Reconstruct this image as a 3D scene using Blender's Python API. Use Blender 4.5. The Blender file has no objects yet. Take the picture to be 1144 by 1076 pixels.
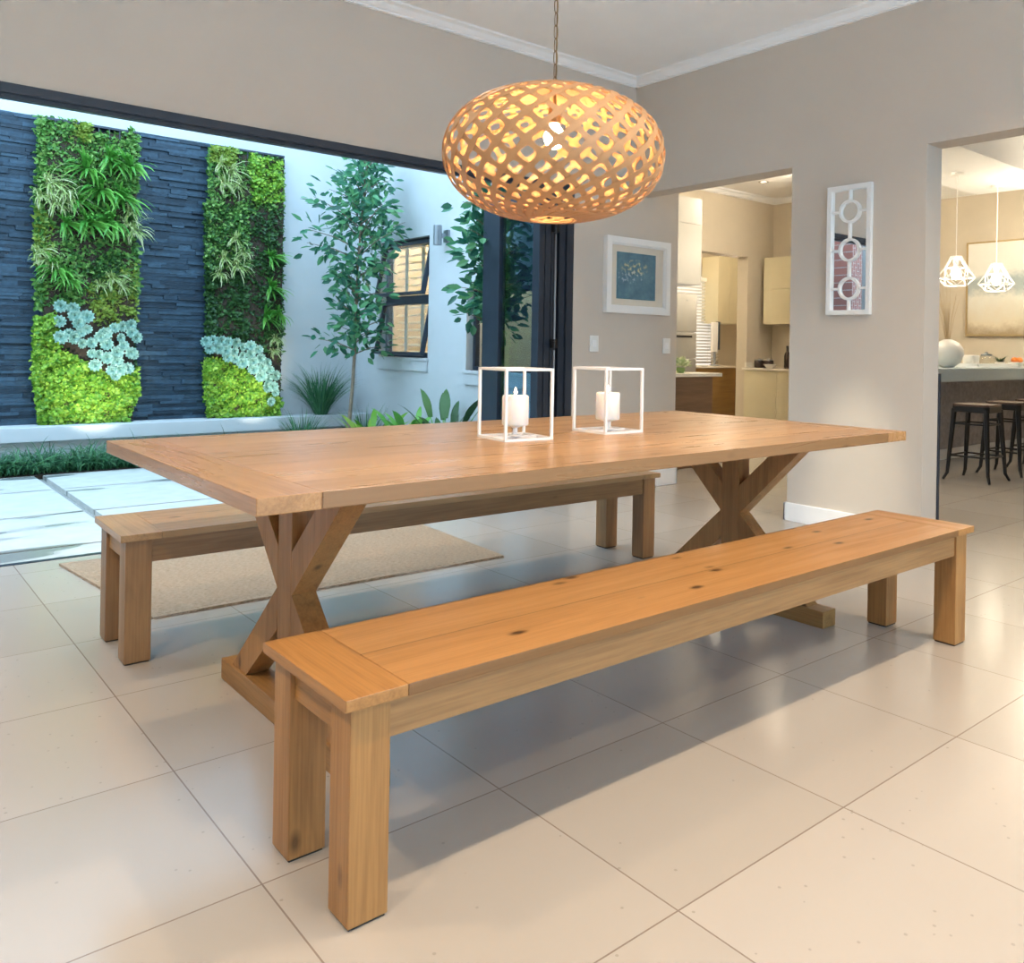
import bpy, bmesh, math, random
from mathutils import Vector, Matrix
R = random.Random(7)
sc = bpy.context.scene
col = sc.collection
PI = math.pi

# ------------------------------------------------------------------ camera
W, H = 1144, 1076
F, YAW, ROLL, CX, CY, CH = 950.997, 0.857033, 0.0167021, 637.433, 388.266, 1.046
cam = bpy.data.cameras.new('camera')
cam_ob = bpy.data.objects.new('camera', cam); col.objects.link(cam_ob)
cam.sensor_fit = 'HORIZONTAL'; cam.sensor_width = 36.0; cam.lens = F / W * 36.0
cam.shift_x = (W / 2 - CX) / W; cam.shift_y = (CY - H / 2) / W
fw = Vector((math.cos(YAW), math.sin(YAW), 0)); rt = Vector((math.sin(YAW), -math.cos(YAW), 0)); up = Vector((0, 0, 1))
cr, sr = math.cos(ROLL), math.sin(ROLL)
xa = rt * cr + up * sr; ya = up * cr - rt * sr; za = -fw
M = Matrix((xa, ya, za)).transposed().to_4x4(); M.translation = (0, 0, CH)
cam_ob.matrix_world = M; cam.clip_start = 0.02; cam.clip_end = 200
sc.camera = cam_ob

def at(u, v, axis, val):
    """world point seen at a photo pixel on the plane axis=val"""
    du, dv = u - CX, v - CY
    a = cr * du + sr * dv; b = -(-sr * du + cr * dv)
    d = fw + rt * (a / F) + up * (b / F)
    o = Vector((0, 0, CH))
    t = (val - o[axis]) / d[axis]
    return o + d * t

# ------------------------------------------------------------------ view / world
sc.view_settings.view_transform = 'Standard'; sc.view_settings.look = 'None'
sc.cycles.denoising_prefilter = 'FAST'
sc.view_settings.exposure = 0.72; sc.view_settings.gamma = 1.0; sc.view_settings.use_curve_mapping = False
wd = bpy.data.worlds.new('sky'); sc.world = wd; wd.use_nodes = True
wn = wd.node_tree
for n in list(wn.nodes): wn.nodes.remove(n)
wo = wn.nodes.new('ShaderNodeOutputWorld'); wb = wn.nodes.new('ShaderNodeBackground')
ws = wn.nodes.new('ShaderNodeTexSky'); ws.sky_type = 'HOSEK_WILKIE'; ws.turbidity = 4.0
ws.sun_direction = Vector((-0.6, 0.3, 0.75)).normalized(); ws.ground_albedo = 0.4
wm = wn.nodes.new('ShaderNodeMix'); wm.data_type = 'RGBA'; wm.inputs[0].default_value = 0.75
wn.links.new(ws.outputs[0], wm.inputs[6]); wm.inputs[7].default_value = (0.50, 0.76, 1.0, 1)
wn.links.new(wm.outputs[2], wb.inputs[0]); wb.inputs[1].default_value = 4.2
wn.links.new(wb.outputs[0], wo.inputs[0])

# ------------------------------------------------------------------ materials
MATS = {}
def nodes(name):
    m = bpy.data.materials.new(name); m.use_nodes = True
    nt = m.node_tree
    b = nt.nodes['Principled BSDF']
    return m, nt, b
def N(nt, typ, **kw):
    n = nt.nodes.new(typ)
    for k, v in kw.items():
        if k.startswith('i_'):
            n.inputs[k[2:].replace('_', ' ')].default_value = v
        else: setattr(n, k, v)
    return n
def L(nt, a, b): nt.links.new(a, b)
def math_(nt, op, a, b=None, c=None):
    n = nt.nodes.new('ShaderNodeMath'); n.operation = op
    for i, x in enumerate((a, b, c)):
        if x is None: continue
        if isinstance(x, (int, float)): n.inputs[i].default_value = x
        else: nt.links.new(x, n.inputs[i])
    return n.outputs[0]
def ramp(nt, fac, stops, interp='LINEAR'):
    n = nt.nodes.new('ShaderNodeValToRGB'); n.color_ramp.interpolation = interp
    e = n.color_ramp.elements
    while len(e) < len(stops): e.new(0.5)
    for el, (p, c) in zip(e, stops): el.position = p; el.color = (*c, 1) if len(c) == 3 else c
    nt.links.new(fac, n.inputs[0]); return n.outputs[0]
def mixc(nt, fac, a, b, mode='MIX'):
    n = nt.nodes.new('ShaderNodeMix'); n.data_type = 'RGBA'; n.blend_type = mode
    for i, x in ((0, fac), (6, a), (7, b)):
        if isinstance(x, (int, float)): n.inputs[i].default_value = x
        elif isinstance(x, tuple): n.inputs[i].default_value = (*x, 1) if len(x) == 3 else x
        else: nt.links.new(x, n.inputs[i])
    return n.outputs[2]
def plain(name, c, rough=0.5, metal=0.0, noise=0.04, nscale=6.0, coat=0.0, bump=0.0, bscale=80):
    """paint-like surface with a slight procedural mottling"""
    if name in MATS: return MATS[name]
    m, nt, b = nodes(name)
    tc = N(nt, 'ShaderNodeTexCoord')
    nz = N(nt, 'ShaderNodeTexNoise', i_Scale=nscale, i_Detail=4.0); L(nt, tc.outputs['Object'], nz.inputs['Vector'])
    lo = tuple(max(0, x * (1 - noise)) for x in c); hi = tuple(min(1, x * (1 + noise)) for x in c)
    L(nt, ramp(nt, nz.outputs['Fac'], [(0.3, lo), (0.7, hi)]), b.inputs['Base Color'])
    b.inputs['Roughness'].default_value = rough; b.inputs['Metallic'].default_value = metal
    b.inputs['Coat Weight'].default_value = coat
    if bump:
        n2 = N(nt, 'ShaderNodeTexNoise', i_Scale=bscale, i_Detail=3.0); L(nt, tc.outputs['Object'], n2.inputs['Vector'])
        bp = N(nt, 'ShaderNodeBump', i_Strength=bump, i_Distance=0.01); L(nt, n2.outputs['Fac'], bp.inputs['Height']); L(nt, bp.outputs[0], b.inputs['Normal'])
    MATS[name] = m; return m
def emis(name, c, s, base=(0.8, 0.8, 0.8)):
    m, nt, b = nodes(name)
    b.inputs['Base Color'].default_value = (*base, 1)
    b.inputs['Emission Color'].default_value = (*c, 1); b.inputs['Emission Strength'].default_value = s
    return m
def wood(name, axis, light, mid, dark, plank=None, paxis=None, rough=0.42, knots=0.5, seam=True, poff=0.0, gscale=1.0):
    """grain runs along `axis`; optional planks of width `plank` laid side by side along paxis"""
    m, nt, b = nodes(name)
    tc = N(nt, 'ShaderNodeTexCoord'); oi = N(nt, 'ShaderNodeObjectInfo')
    sep = N(nt, 'ShaderNodeSeparateXYZ'); L(nt, tc.outputs['Object'], sep.inputs[0])
    co = [sep.outputs[i] for i in range(3)]
    rnd = math_(nt, 'MULTIPLY', oi.outputs['Random'], 37.0)
    val = None
    if plank:
        idx = math_(nt, 'FLOOR', math_(nt, 'DIVIDE', math_(nt, 'ADD', co[paxis], poff), plank))
        wnz = N(nt, 'ShaderNodeTexWhiteNoise', noise_dimensions='1D'); L(nt, math_(nt, 'ADD', idx, rnd), wnz.inputs['W'])
        val = wnz.outputs['Value']
        rnd = math_(nt, 'ADD', rnd, math_(nt, 'MULTIPLY', val, 23.0))
    cb = N(nt, 'ShaderNodeCombineXYZ')
    for i in range(3):
        s = 0.75 if i == axis else 9.0
        L(nt, math_(nt, 'ADD', math_(nt, 'MULTIPLY', co[i], s * gscale), rnd), cb.inputs[i])
    n1 = N(nt, 'ShaderNodeTexNoise', i_Scale=2.2, i_Detail=6.0, i_Roughness=0.6, i_Distortion=0.8); L(nt, cb.outputs[0], n1.inputs['Vector'])
    cb2 = N(nt, 'ShaderNodeCombineXYZ')
    for i in range(3):
        s = 3.0 if i == axis else 120.0
        L(nt, math_(nt, 'ADD', math_(nt, 'MULTIPLY', co[i], s), rnd), cb2.inputs[i])
    n2 = N(nt, 'ShaderNodeTexNoise', i_Scale=1.6, i_Detail=3.0); L(nt, cb2.outputs[0], n2.inputs['Vector'])
    c = ramp(nt, n1.outputs['Fac'], [(0.28, dark), (0.45, mid), (0.62, light), (0.8, mid)])
    c = mixc(nt, 0.38, c, ramp(nt, n2.outputs['Fac'], [(0.32, tuple(x * .8 for x in dark)), (0.62, light)]), 'MIX')
    if val is not None:
        c = mixc(nt, 0.55, c, ramp(nt, val, [(0.0, tuple(x * 0.75 for x in mid)), (0.5, mid), (1.0, tuple(min(1, x * 1.15) for x in light))]), 'MIX')
    else:
        c = mixc(nt, 0.35, c, ramp(nt, oi.outputs['Random'], [(0.0, tuple(x * 0.8 for x in mid)), (1.0, light)]), 'MIX')
    # knots
    cb3 = N(nt, 'ShaderNodeCombineXYZ')
    for i in range(3):
        L(nt, math_(nt, 'ADD', math_(nt, 'MULTIPLY', co[i], 5.0 if i == axis else 10.0), rnd), cb3.inputs[i])
    vo = N(nt, 'ShaderNodeTexVoronoi', i_Scale=1.0); L(nt, cb3.outputs[0], vo.inputs['Vector'])
    k = ramp(nt, vo.outputs['Distance'], [(0.05, (1, 1, 1)), (0.11, (.4, .4, .4)), (0.16, (0, 0, 0))])
    c = mixc(nt, math_(nt, 'MULTIPLY', k, min(1.0, knots * 1.5)), c, tuple(x * 0.22 for x in dark))
    if plank and seam:
        fr = math_(nt, 'FRACT', math_(nt, 'DIVIDE', math_(nt, 'ADD', co[paxis], poff), plank))
        e = math_(nt, 'MINIMUM', fr, math_(nt, 'SUBTRACT', 1.0, fr))
        sm = math_(nt, 'LESS_THAN', e, 0.0016 / plank)
        c = mixc(nt, math_(nt, 'MULTIPLY', sm, 0.6), c, tuple(x * 0.35 for x in dark))
    L(nt, c, b.inputs['Base Color'])
    L(nt, ramp(nt, n1.outputs['Fac'], [(0.3, (rough + .1,) * 3), (0.7, (rough - .06,) * 3)]), b.inputs['Roughness'])
    bp = N(nt, 'ShaderNodeBump', i_Strength=0.05, i_Distance=0.002); L(nt, n2.outputs['Fac'], bp.inputs['Height']); L(nt, bp.outputs[0], b.inputs['Normal'])
    return m
def leafmat(name, stops, rough=0.45, trans=0.25):
    m, nt, b = nodes(name)
    g = N(nt, 'ShaderNodeNewGeometry')
    n = nt.nodes.new('ShaderNodeValToRGB'); e = n.color_ramp.elements
    while len(e) < len(stops): e.new(0.5)
    for i, (el, c) in enumerate(zip(e, stops)): el.position = i / (len(stops) - 1); el.color = (*c, 1)
    L(nt, g.outputs['Random Per Island'], n.inputs[0])
    L(nt, n.outputs[0], b.inputs['Base Color']); b.inputs['Roughness'].default_value = rough
    tr = N(nt, 'ShaderNodeBsdfTranslucent'); L(nt, n.outputs[0], tr.inputs[0])
    mx = N(nt, 'ShaderNodeMixShader'); mx.inputs[0].default_value = trans
    out = nt.nodes['Material Output']
    L(nt, b.outputs[0], mx.inputs[1]); L(nt, tr.outputs[0], mx.inputs[2]); L(nt, mx.outputs[0], out.inputs[0])
    return m

OAK = ((0.44, 0.235, 0.092), (0.34, 0.168, 0.062), (0.18, 0.080, 0.028))
OAK_DAYLIT = ((0.50, 0.31, 0.155), (0.42, 0.25, 0.115), (0.26, 0.14, 0.06))  # paler oak: window light on the far bench put into the colour
BR = ((0.36, 0.20, 0.085), (0.27, 0.142, 0.058), (0.15, 0.072, 0.028))
OAKZ = ((0.45, 0.225, 0.074), (0.34, 0.160, 0.050), (0.17, 0.072, 0.022))
wX = wood('oak_grain_long', 0, *OAK); wY = wood('oak_grain_cross', 1, *OAKZ); wZ = wood('oak_grain_upright', 2, *OAKZ)
wXb = wood('oak_rail_brown', 0, *BR, knots=0.8); wYb = wood('oak_rail_cross_brown', 1, (.42, .22, .07), (.32, .16, .05), (.18, .08, .026)); wZb = wood('oak_post_brown', 2, *BR)
wTop = wood('oak_table_planks', 0, (0.50, 0.285, 0.13), (0.44, 0.24, 0.105), (0.34, 0.175, 0.075), plank=0.1486, paxis=1, rough=0.30, knots=0.3, poff=0.5945)
wEnd = wood('oak_table_end_board', 1, (0.50, 0.28, 0.125), (0.41, 0.215, 0.09), (0.25, 0.12, 0.045), rough=0.27, knots=0.2)
wSeat = wood('oak_bench_planks', 0, (0.48, 0.245, 0.088), (0.38, 0.18, 0.06), (0.17, 0.072, 0.023), plank=0.1899, paxis=1, rough=0.36, knots=0.6, poff=0.1899)
wSeatE = wood('oak_bench_end_board', 1, (0.48, 0.235, 0.075), (0.39, 0.18, 0.055), (0.22, 0.092, 0.028), rough=0.36, knots=0.25)
wallnut = wood('kitchen_brown_veneer', 0, (0.26, 0.15, 0.08), (0.19, 0.105, 0.055), (0.11, 0.06, 0.03), knots=0.0, rough=0.4)
wallnut2 = wood('kitchen_tan_veneer', 0, (0.36, 0.21, 0.065), (0.30, 0.165, 0.05), (0.22, 0.115, 0.034), knots=0.0, rough=0.4)
ply = plain('birch_plywood', (0.50, 0.275, 0.125), 0.5, noise=0.12, nscale=14)
m_taupe = plain('taupe_wall_paint', (0.60, 0.535, 0.465), 0.75, noise=0.015, nscale=2)
m_ceil = plain('white_ceiling_paint', (0.89, 0.885, 0.87), 0.8, noise=0.01)
m_trim = plain('white_gloss_trim', (0.90, 0.905, 0.91), 0.4, noise=0.01)
m_cream = plain('cream_wall_paint', (0.62, 0.54, 0.42), 0.75, noise=0.015)
m_ext = plain('white_exterior_plaster', (0.56, 0.585, 0.60), 0.85, noise=0.05, nscale=1.5, bump=0.1, bscale=120)
m_dark = plain('dark_aluminium', (0.024, 0.034, 0.052), 0.35, noise=0.1)
m_white = plain('white_painted_metal', (0.86, 0.86, 0.85), 0.35, noise=0.01)
m_black = plain('black_painted_steel', (0.012, 0.011, 0.011), 0.28, noise=0.1)
m_cab = plain('cream_gloss_cabinet', (0.66, 0.59, 0.40), 0.3, noise=0.01)
m_wcab = plain('white_gloss_cabinet', (0.60, 0.57, 0.50), 0.25, noise=0.01)
m_quartz = plain('pale_quartz_worktop', (0.80, 0.74, 0.62), 0.25, noise=0.03, nscale=40)
m_bar = plain('grey_quartz_slab', (0.40, 0.49, 0.52), 0.3, noise=0.03, nscale=40)
m_steel = plain('brushed_steel', (0.52, 0.50, 0.46), 0.32, 0.85, noise=0.05)
m_soil = plain('dark_garden_soil', (0.045, 0.032, 0.022), 0.95, noise=0.4, nscale=30, bump=0.6, bscale=60)
m_rubber = plain('dark_felt_pad', (0.03, 0.028, 0.025), 0.9)
m_wax = plain('white_candle_wax', (0.88, 0.84, 0.80), 0.45, noise=0.01)
MATS['white_candle_wax'].node_tree.nodes['Principled BSDF'].inputs['Subsurface Weight'].default_value = 0.3
m_mirror = plain('mirror_silver', (0.9, 0.92, 0.92), 0.01, 1.0, noise=0.0)
m_plastic = plain('white_switch_plastic', (0.83, 0.83, 0.81), 0.35, noise=0.01)
m_ceramic = plain('white_ceramic', (0.85, 0.82, 0.76), 0.3, noise=0.01)
m_chain = plain('aged_brass', (0.30, 0.20, 0.11), 0.4, 0.8, noise=0.1)
m_panelgrey = plain('grey_textured_bar_panel', (0.36, 0.33, 0.33), 0.7, noise=0.18, nscale=25, bump=0.2)
m_kettle = plain('dark_brown_ceramic', (0.04, 0.025, 0.02), 0.25)
m_glassgrey = plain('charcoal_plastic', (0.05, 0.07, 0.10), 0.3)
m_bark = plain('pale_brown_bark', (0.22, 0.17, 0.12), 0.85, noise=0.3, nscale=30, bump=0.4)
m_pot = plain('grey_lamp_metal', (0.32, 0.35, 0.38), 0.35, 0.7)
m_gold = plain('thin_gilt_frame', (0.42, 0.31, 0.16), 0.4, 0.4)
m_slat = plain('white_blind_slats', (0.86, 0.85, 0.80), 0.5)
m_slatw = plain('cream_shutter_slats', (0.80, 0.72, 0.55), 0.5)
m_brick = None
def glass(name, tint=(0.95, 0.98, 1.0), refl=1.0):
    m, nt, b = nodes(name); nt.nodes.remove(b)
    out = nt.nodes['Material Output']
    gl = N(nt, 'ShaderNodeBsdfGlossy'); gl.inputs['Roughness'].default_value = 0.01
    tr = N(nt, 'ShaderNodeBsdfTransparent'); tr.inputs[0].default_value = (*tint, 1)
    lw_ = N(nt, 'ShaderNodeLayerWeight'); lw_.inputs[0].default_value = 0.5
    fr = math_(nt, 'ADD', 0.04, math_(nt, 'MULTIPLY', math_(nt, 'POWER', lw_.outputs['Facing'], 4.0), 0.8))
    mx = N(nt, 'ShaderNodeMixShader'); L(nt, math_(nt, 'MULTIPLY', fr, refl), mx.inputs[0])
    L(nt, tr.outputs[0], mx.inputs[1]); L(nt, gl.outputs[0], mx.inputs[2]); L(nt, mx.outputs[0], out.inputs[0])
    return m
m_glass = glass('window_glass'); m_doorglass = glass('blue_tinted_door_glass', (0.88, 0.95, 0.98), 0.9)

def tile_floor():
    m, nt, b = nodes('large_beige_floor_tiles')
    S = 0.5644
    tc = N(nt, 'ShaderNodeTexCoord'); sep = N(nt, 'ShaderNodeSeparateXYZ'); L(nt, tc.outputs['Object'], sep.inputs[0])
    gx = math_(nt, 'DIVIDE', math_(nt, 'SUBTRACT', sep.outputs[0], 0.6386), S)
    gy = math_(nt, 'DIVIDE', math_(nt, 'SUBTRACT', sep.outputs[1], 1.6205), S)
    def edge(g):
        f = math_(nt, 'FRACT', g); return math_(nt, 'MINIMUM', f, math_(nt, 'SUBTRACT', 1.0, f))
    e = math_(nt, 'MINIMUM', edge(gx), edge(gy))
    gr = math_(nt, 'LESS_THAN', e, 0.0017 / S)
    cb = N(nt, 'ShaderNodeCombineXYZ'); L(nt, math_(nt, 'FLOOR', gx), cb.inputs[0]); L(nt, math_(nt, 'FLOOR', gy), cb.inputs[1])
    wnz = N(nt, 'ShaderNodeTexWhiteNoise', noise_dimensions='3D'); L(nt, cb.outputs[0], wnz.inputs['Vector'])
    addv = N(nt, 'ShaderNodeVectorMath', operation='MULTIPLY_ADD'); L(nt, wnz.outputs['Color'], addv.inputs[0]); addv.inputs[1].default_value = (9, 9, 9); L(nt, tc.outputs['Object'], addv.inputs[2])
    c = ramp(nt, wnz.outputs['Value'], [(0, (0.43, 0.385, 0.335)), (1, (0.48, 0.43, 0.38))])
    vo = N(nt, 'ShaderNodeTexVoronoi', i_Scale=48.0); L(nt, addv.outputs[0], vo.inputs['Vector'])
    vs_ = N(nt, 'ShaderNodeSeparateXYZ'); L(nt, vo.outputs['Color'], vs_.inputs[0])
    sp = math_(nt, 'MULTIPLY', math_(nt, 'LESS_THAN', vo.outputs['Distance'], 0.17), math_(nt, 'LESS_THAN', vs_.outputs[0], math_(nt, 'MULTIPLY', wnz.outputs['Value'], 0.16)))
    c = mixc(nt, math_(nt, 'MULTIPLY', sp, 0.4), c, (0.20, 0.17, 0.14))
    c = mixc(nt, gr, c, (0.25, 0.20, 0.165))
    L(nt, c, b.inputs['Base Color'])
    b.inputs['Roughness'].default_value = 0.20
    bp = N(nt, 'ShaderNodeBump', i_Strength=0.5, i_Distance=0.002); L(nt, math_(nt, 'SUBTRACT', 1.0, gr), bp.inputs['Height']); L(nt, bp.outputs[0], b.inputs['Normal'])
    return m
m_floor = tile_floor()

def patio_mat():
    m, nt, b = nodes('pale_concrete_pavers')
    tc = N(nt, 'ShaderNodeTexCoord')
    mp = N(nt, 'ShaderNodeMapping'); mp.inputs['Scale'].default_value = (0.7, 2.2, 1); L(nt, tc.outputs['Object'], mp.inputs[0])
    n1 = N(nt, 'ShaderNodeTexNoise', i_Scale=1.3, i_Detail=2.0); L(nt, mp.outputs[0], n1.inputs['Vector'])
    n2 = N(nt, 'ShaderNodeTexNoise', i_Scale=9.0, i_Detail=6.0); L(nt, tc.outputs['Object'], n2.inputs['Vector'])
    base = ramp(nt, n2.outputs['Fac'], [(0.3, (0.54, 0.54, 0.51)), (0.7, (0.62, 0.62, 0.59))])
    wet = ramp(nt, n1.outputs['Fac'], [(0.585, (0, 0, 0)), (0.635, (1, 1, 1))])
    L(nt, mixc(nt, wet, base, (0.27, 0.29, 0.28)), b.inputs['Base Color'])
    L(nt, ramp(nt, n1.outputs['Fac'], [(0.55, (.6,) * 3), (0.62, (.25,) * 3)]), b.inputs['Roughness'])
    return m
m_patio = patio_mat()

def stone_mat():
    m, nt, b = nodes('dark_slate_ledgestone')
    g = N(nt, 'ShaderNodeNewGeometry'); tc = N(nt, 'ShaderNodeTexCoord')
    nz = N(nt, 'ShaderNodeTexNoise', i_Scale=25.0, i_Detail=5.0); L(nt, tc.outputs['Object'], nz.inputs['Vector'])
    c = ramp(nt, g.outputs['Random Per Island'], [(0.0, (0.008, 0.026, 0.046)), (0.5, (0.016, 0.046, 0.078)), (1.0, (0.040, 0.088, 0.135))])
    c = mixc(nt, 0.5, c, ramp(nt, nz.outputs['Fac'], [(0.3, (0.4, 0.4, 0.4)), (0.7, (1.2, 1.2, 1.2))]), 'MULTIPLY')
    L(nt, c, b.inputs['Base Color']); b.inputs['Roughness'].default_value = 0.6
    bp = N(nt, 'ShaderNodeBump', i_Strength=0.4, i_Distance=0.01); L(nt, nz.outputs['Fac'], bp.inputs['Height']); L(nt, bp.outputs[0], b.inputs['Normal'])
    return m
m_stone = stone_mat()

def jute_mat():
    m, nt, b = nodes('woven_jute')
    tc = N(nt, 'ShaderNodeTexCoord')
    wv = N(nt, 'ShaderNodeTexWave', wave_type='BANDS', bands_direction='Y'); wv.inputs['Scale'].default_value = 26.0; wv.inputs['Distortion'].default_value = 1.6; wv.inputs['Detail'].default_value = 2.0; wv.inputs['Detail Scale'].default_value = 6.0
    L(nt, tc.outputs['Object'], wv.inputs['Vector'])
    mp = N(nt, 'ShaderNodeMapping'); mp.inputs['Scale'].default_value = (25, 90, 1); L(nt, tc.outputs['Object'], mp.inputs[0])
    nz = N(nt, 'ShaderNodeTexNoise', i_Scale=2.0, i_Detail=3.0); L(nt, mp.outputs[0], nz.inputs['Vector'])
    c = ramp(nt, nz.outputs['Fac'], [(0.3, (0.36, 0.23, 0.13)), (0.5, (0.60, 0.43, 0.28)), (0.7, (0.78, 0.62, 0.45))])
    c = mixc(nt, 0.5, c, ramp(nt, wv.outputs['Fac'], [(0.1, (0.36, 0.24, 0.14)), (0.6, (0.78, 0.61, 0.45))]))
    L(nt, c, b.inputs['Base Color']); b.inputs['Roughness'].default_value = 0.95
    bp = N(nt, 'ShaderNodeBump', i_Strength=0.9, i_Distance=0.012); L(nt, math_(nt, 'ADD', wv.outputs['Fac'], nz.outputs['Fac']), bp.inputs['Height']); L(nt, bp.outputs[0], b.inputs['Normal'])
    return m
m_jute = jute_mat()

def brick_mat():
    m, nt, b = nodes('red_garden_brick')
    tc = N(nt, 'ShaderNodeTexCoord')
    mp = N(nt, 'ShaderNodeMapping'); mp.inputs['Rotation'].default_value = (PI / 2, 0, PI / 2); L(nt, tc.outputs['Object'], mp.inputs[0])
    br = N(nt, 'ShaderNodeTexBrick', i_Scale=4.0); br.inputs['Color1'].default_value = (0.30, 0.10, 0.07, 1); br.inputs['Color2'].default_value = (0.22, 0.08, 0.06, 1); br.inputs['Mortar'].default_value = (0.4, 0.36, 0.33, 1)
    L(nt, mp.outputs[0], br.inputs['Vector']); L(nt, br.outputs['Color'], b.inputs['Base Color']); b.inputs['Roughness'].default_value = 0.9
    return m
def art_mat(name, kind, x0, x1, z0, z1, ax):
    """abstract painted canvas; coordinates run over the canvas face"""
    m, nt, b = nodes(name)
    tc = N(nt, 'ShaderNodeTexCoord'); sep = N(nt, 'ShaderNodeSeparateXYZ'); L(nt, tc.outputs['Object'], sep.inputs[0])
    u = math_(nt, 'DIVIDE', math_(nt, 'SUBTRACT', sep.outputs[ax], x0), x1 - x0)
    v = math_(nt, 'DIVIDE', math_(nt, 'SUBTRACT', sep.outputs[2], z0), z1 - z0)
    nz = N(nt, 'ShaderNodeTexNoise', i_Scale=9.0 if kind == 'blue' else 4.0, i_Detail=8.0, i_Roughness=0.7); L(nt, tc.outputs['Object'], nz.inputs['Vector'])
    if kind == 'blue':
        c = ramp(nt, nz.outputs['Fac'], [(0.3, (0.045, 0.13, 0.20)), (0.55, (0.085, 0.20, 0.27)), (0.8, (0.16, 0.30, 0.33))])
        d = math_(nt, 'ADD', math_(nt, 'POWER', math_(nt, 'MULTIPLY', math_(nt, 'SUBTRACT', u, 0.45), 2.6), 2.0), math_(nt, 'POWER', math_(nt, 'MULTIPLY', math_(nt, 'SUBTRACT', v, 0.68), 5.0), 2.0))
        n2 = N(nt, 'ShaderNodeTexNoise', i_Scale=38.0, i_Detail=4.0); L(nt, tc.outputs['Object'], n2.inputs['Vector'])
        msk = math_(nt, 'MULTIPLY', ramp(nt, d, [(0.35, (1, 1, 1)), (0.9, (0, 0, 0))]), ramp(nt, n2.outputs['Fac'], [(0.5, (0, 0, 0)), (0.6, (1, 1, 1))]))
        c = mixc(nt, msk, c, (0.55, 0.52, 0.30))
        d2 = math_(nt, 'ADD', math_(nt, 'POWER', math_(nt, 'MULTIPLY', math_(nt, 'SUBTRACT', u, 0.35), 2.4), 2.0), math_(nt, 'POWER', math_(nt, 'MULTIPLY', math_(nt, 'SUBTRACT', v, 0.48), 5.5), 2.0))
        msk2 = math_(nt, 'MULTIPLY', ramp(nt, d2, [(0.35, (1, 1, 1)), (0.9, (0, 0, 0))]), ramp(nt, n2.outputs['Fac'], [(0.54, (0, 0, 0)), (0.62, (.7, .7, .7))]))
        c = mixc(nt, msk2, c, (0.42, 0.52, 0.62))
    else:
        vv = math_(nt, 'ADD', v, math_(nt, 'MULTIPLY', math_(nt, 'SUBTRACT', nz.outputs['Fac'], 0.5), 0.35))
        c = ramp(nt, vv, [(0.0, (0.36, 0.27, 0.16)), (0.14, (0.66, 0.58, 0.44)), (0.40, (0.70, 0.68, 0.60)), (0.50, (0.40, 0.44, 0.43)), (0.60, (0.36, 0.42, 0.42)), (0.70, (0.74, 0.73, 0.66)), (1.0, (0.80, 0.79, 0.72))])
    L(nt, c, b.inputs['Base Color']); b.inputs['Roughness'].default_value = 0.6
    return m

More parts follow.
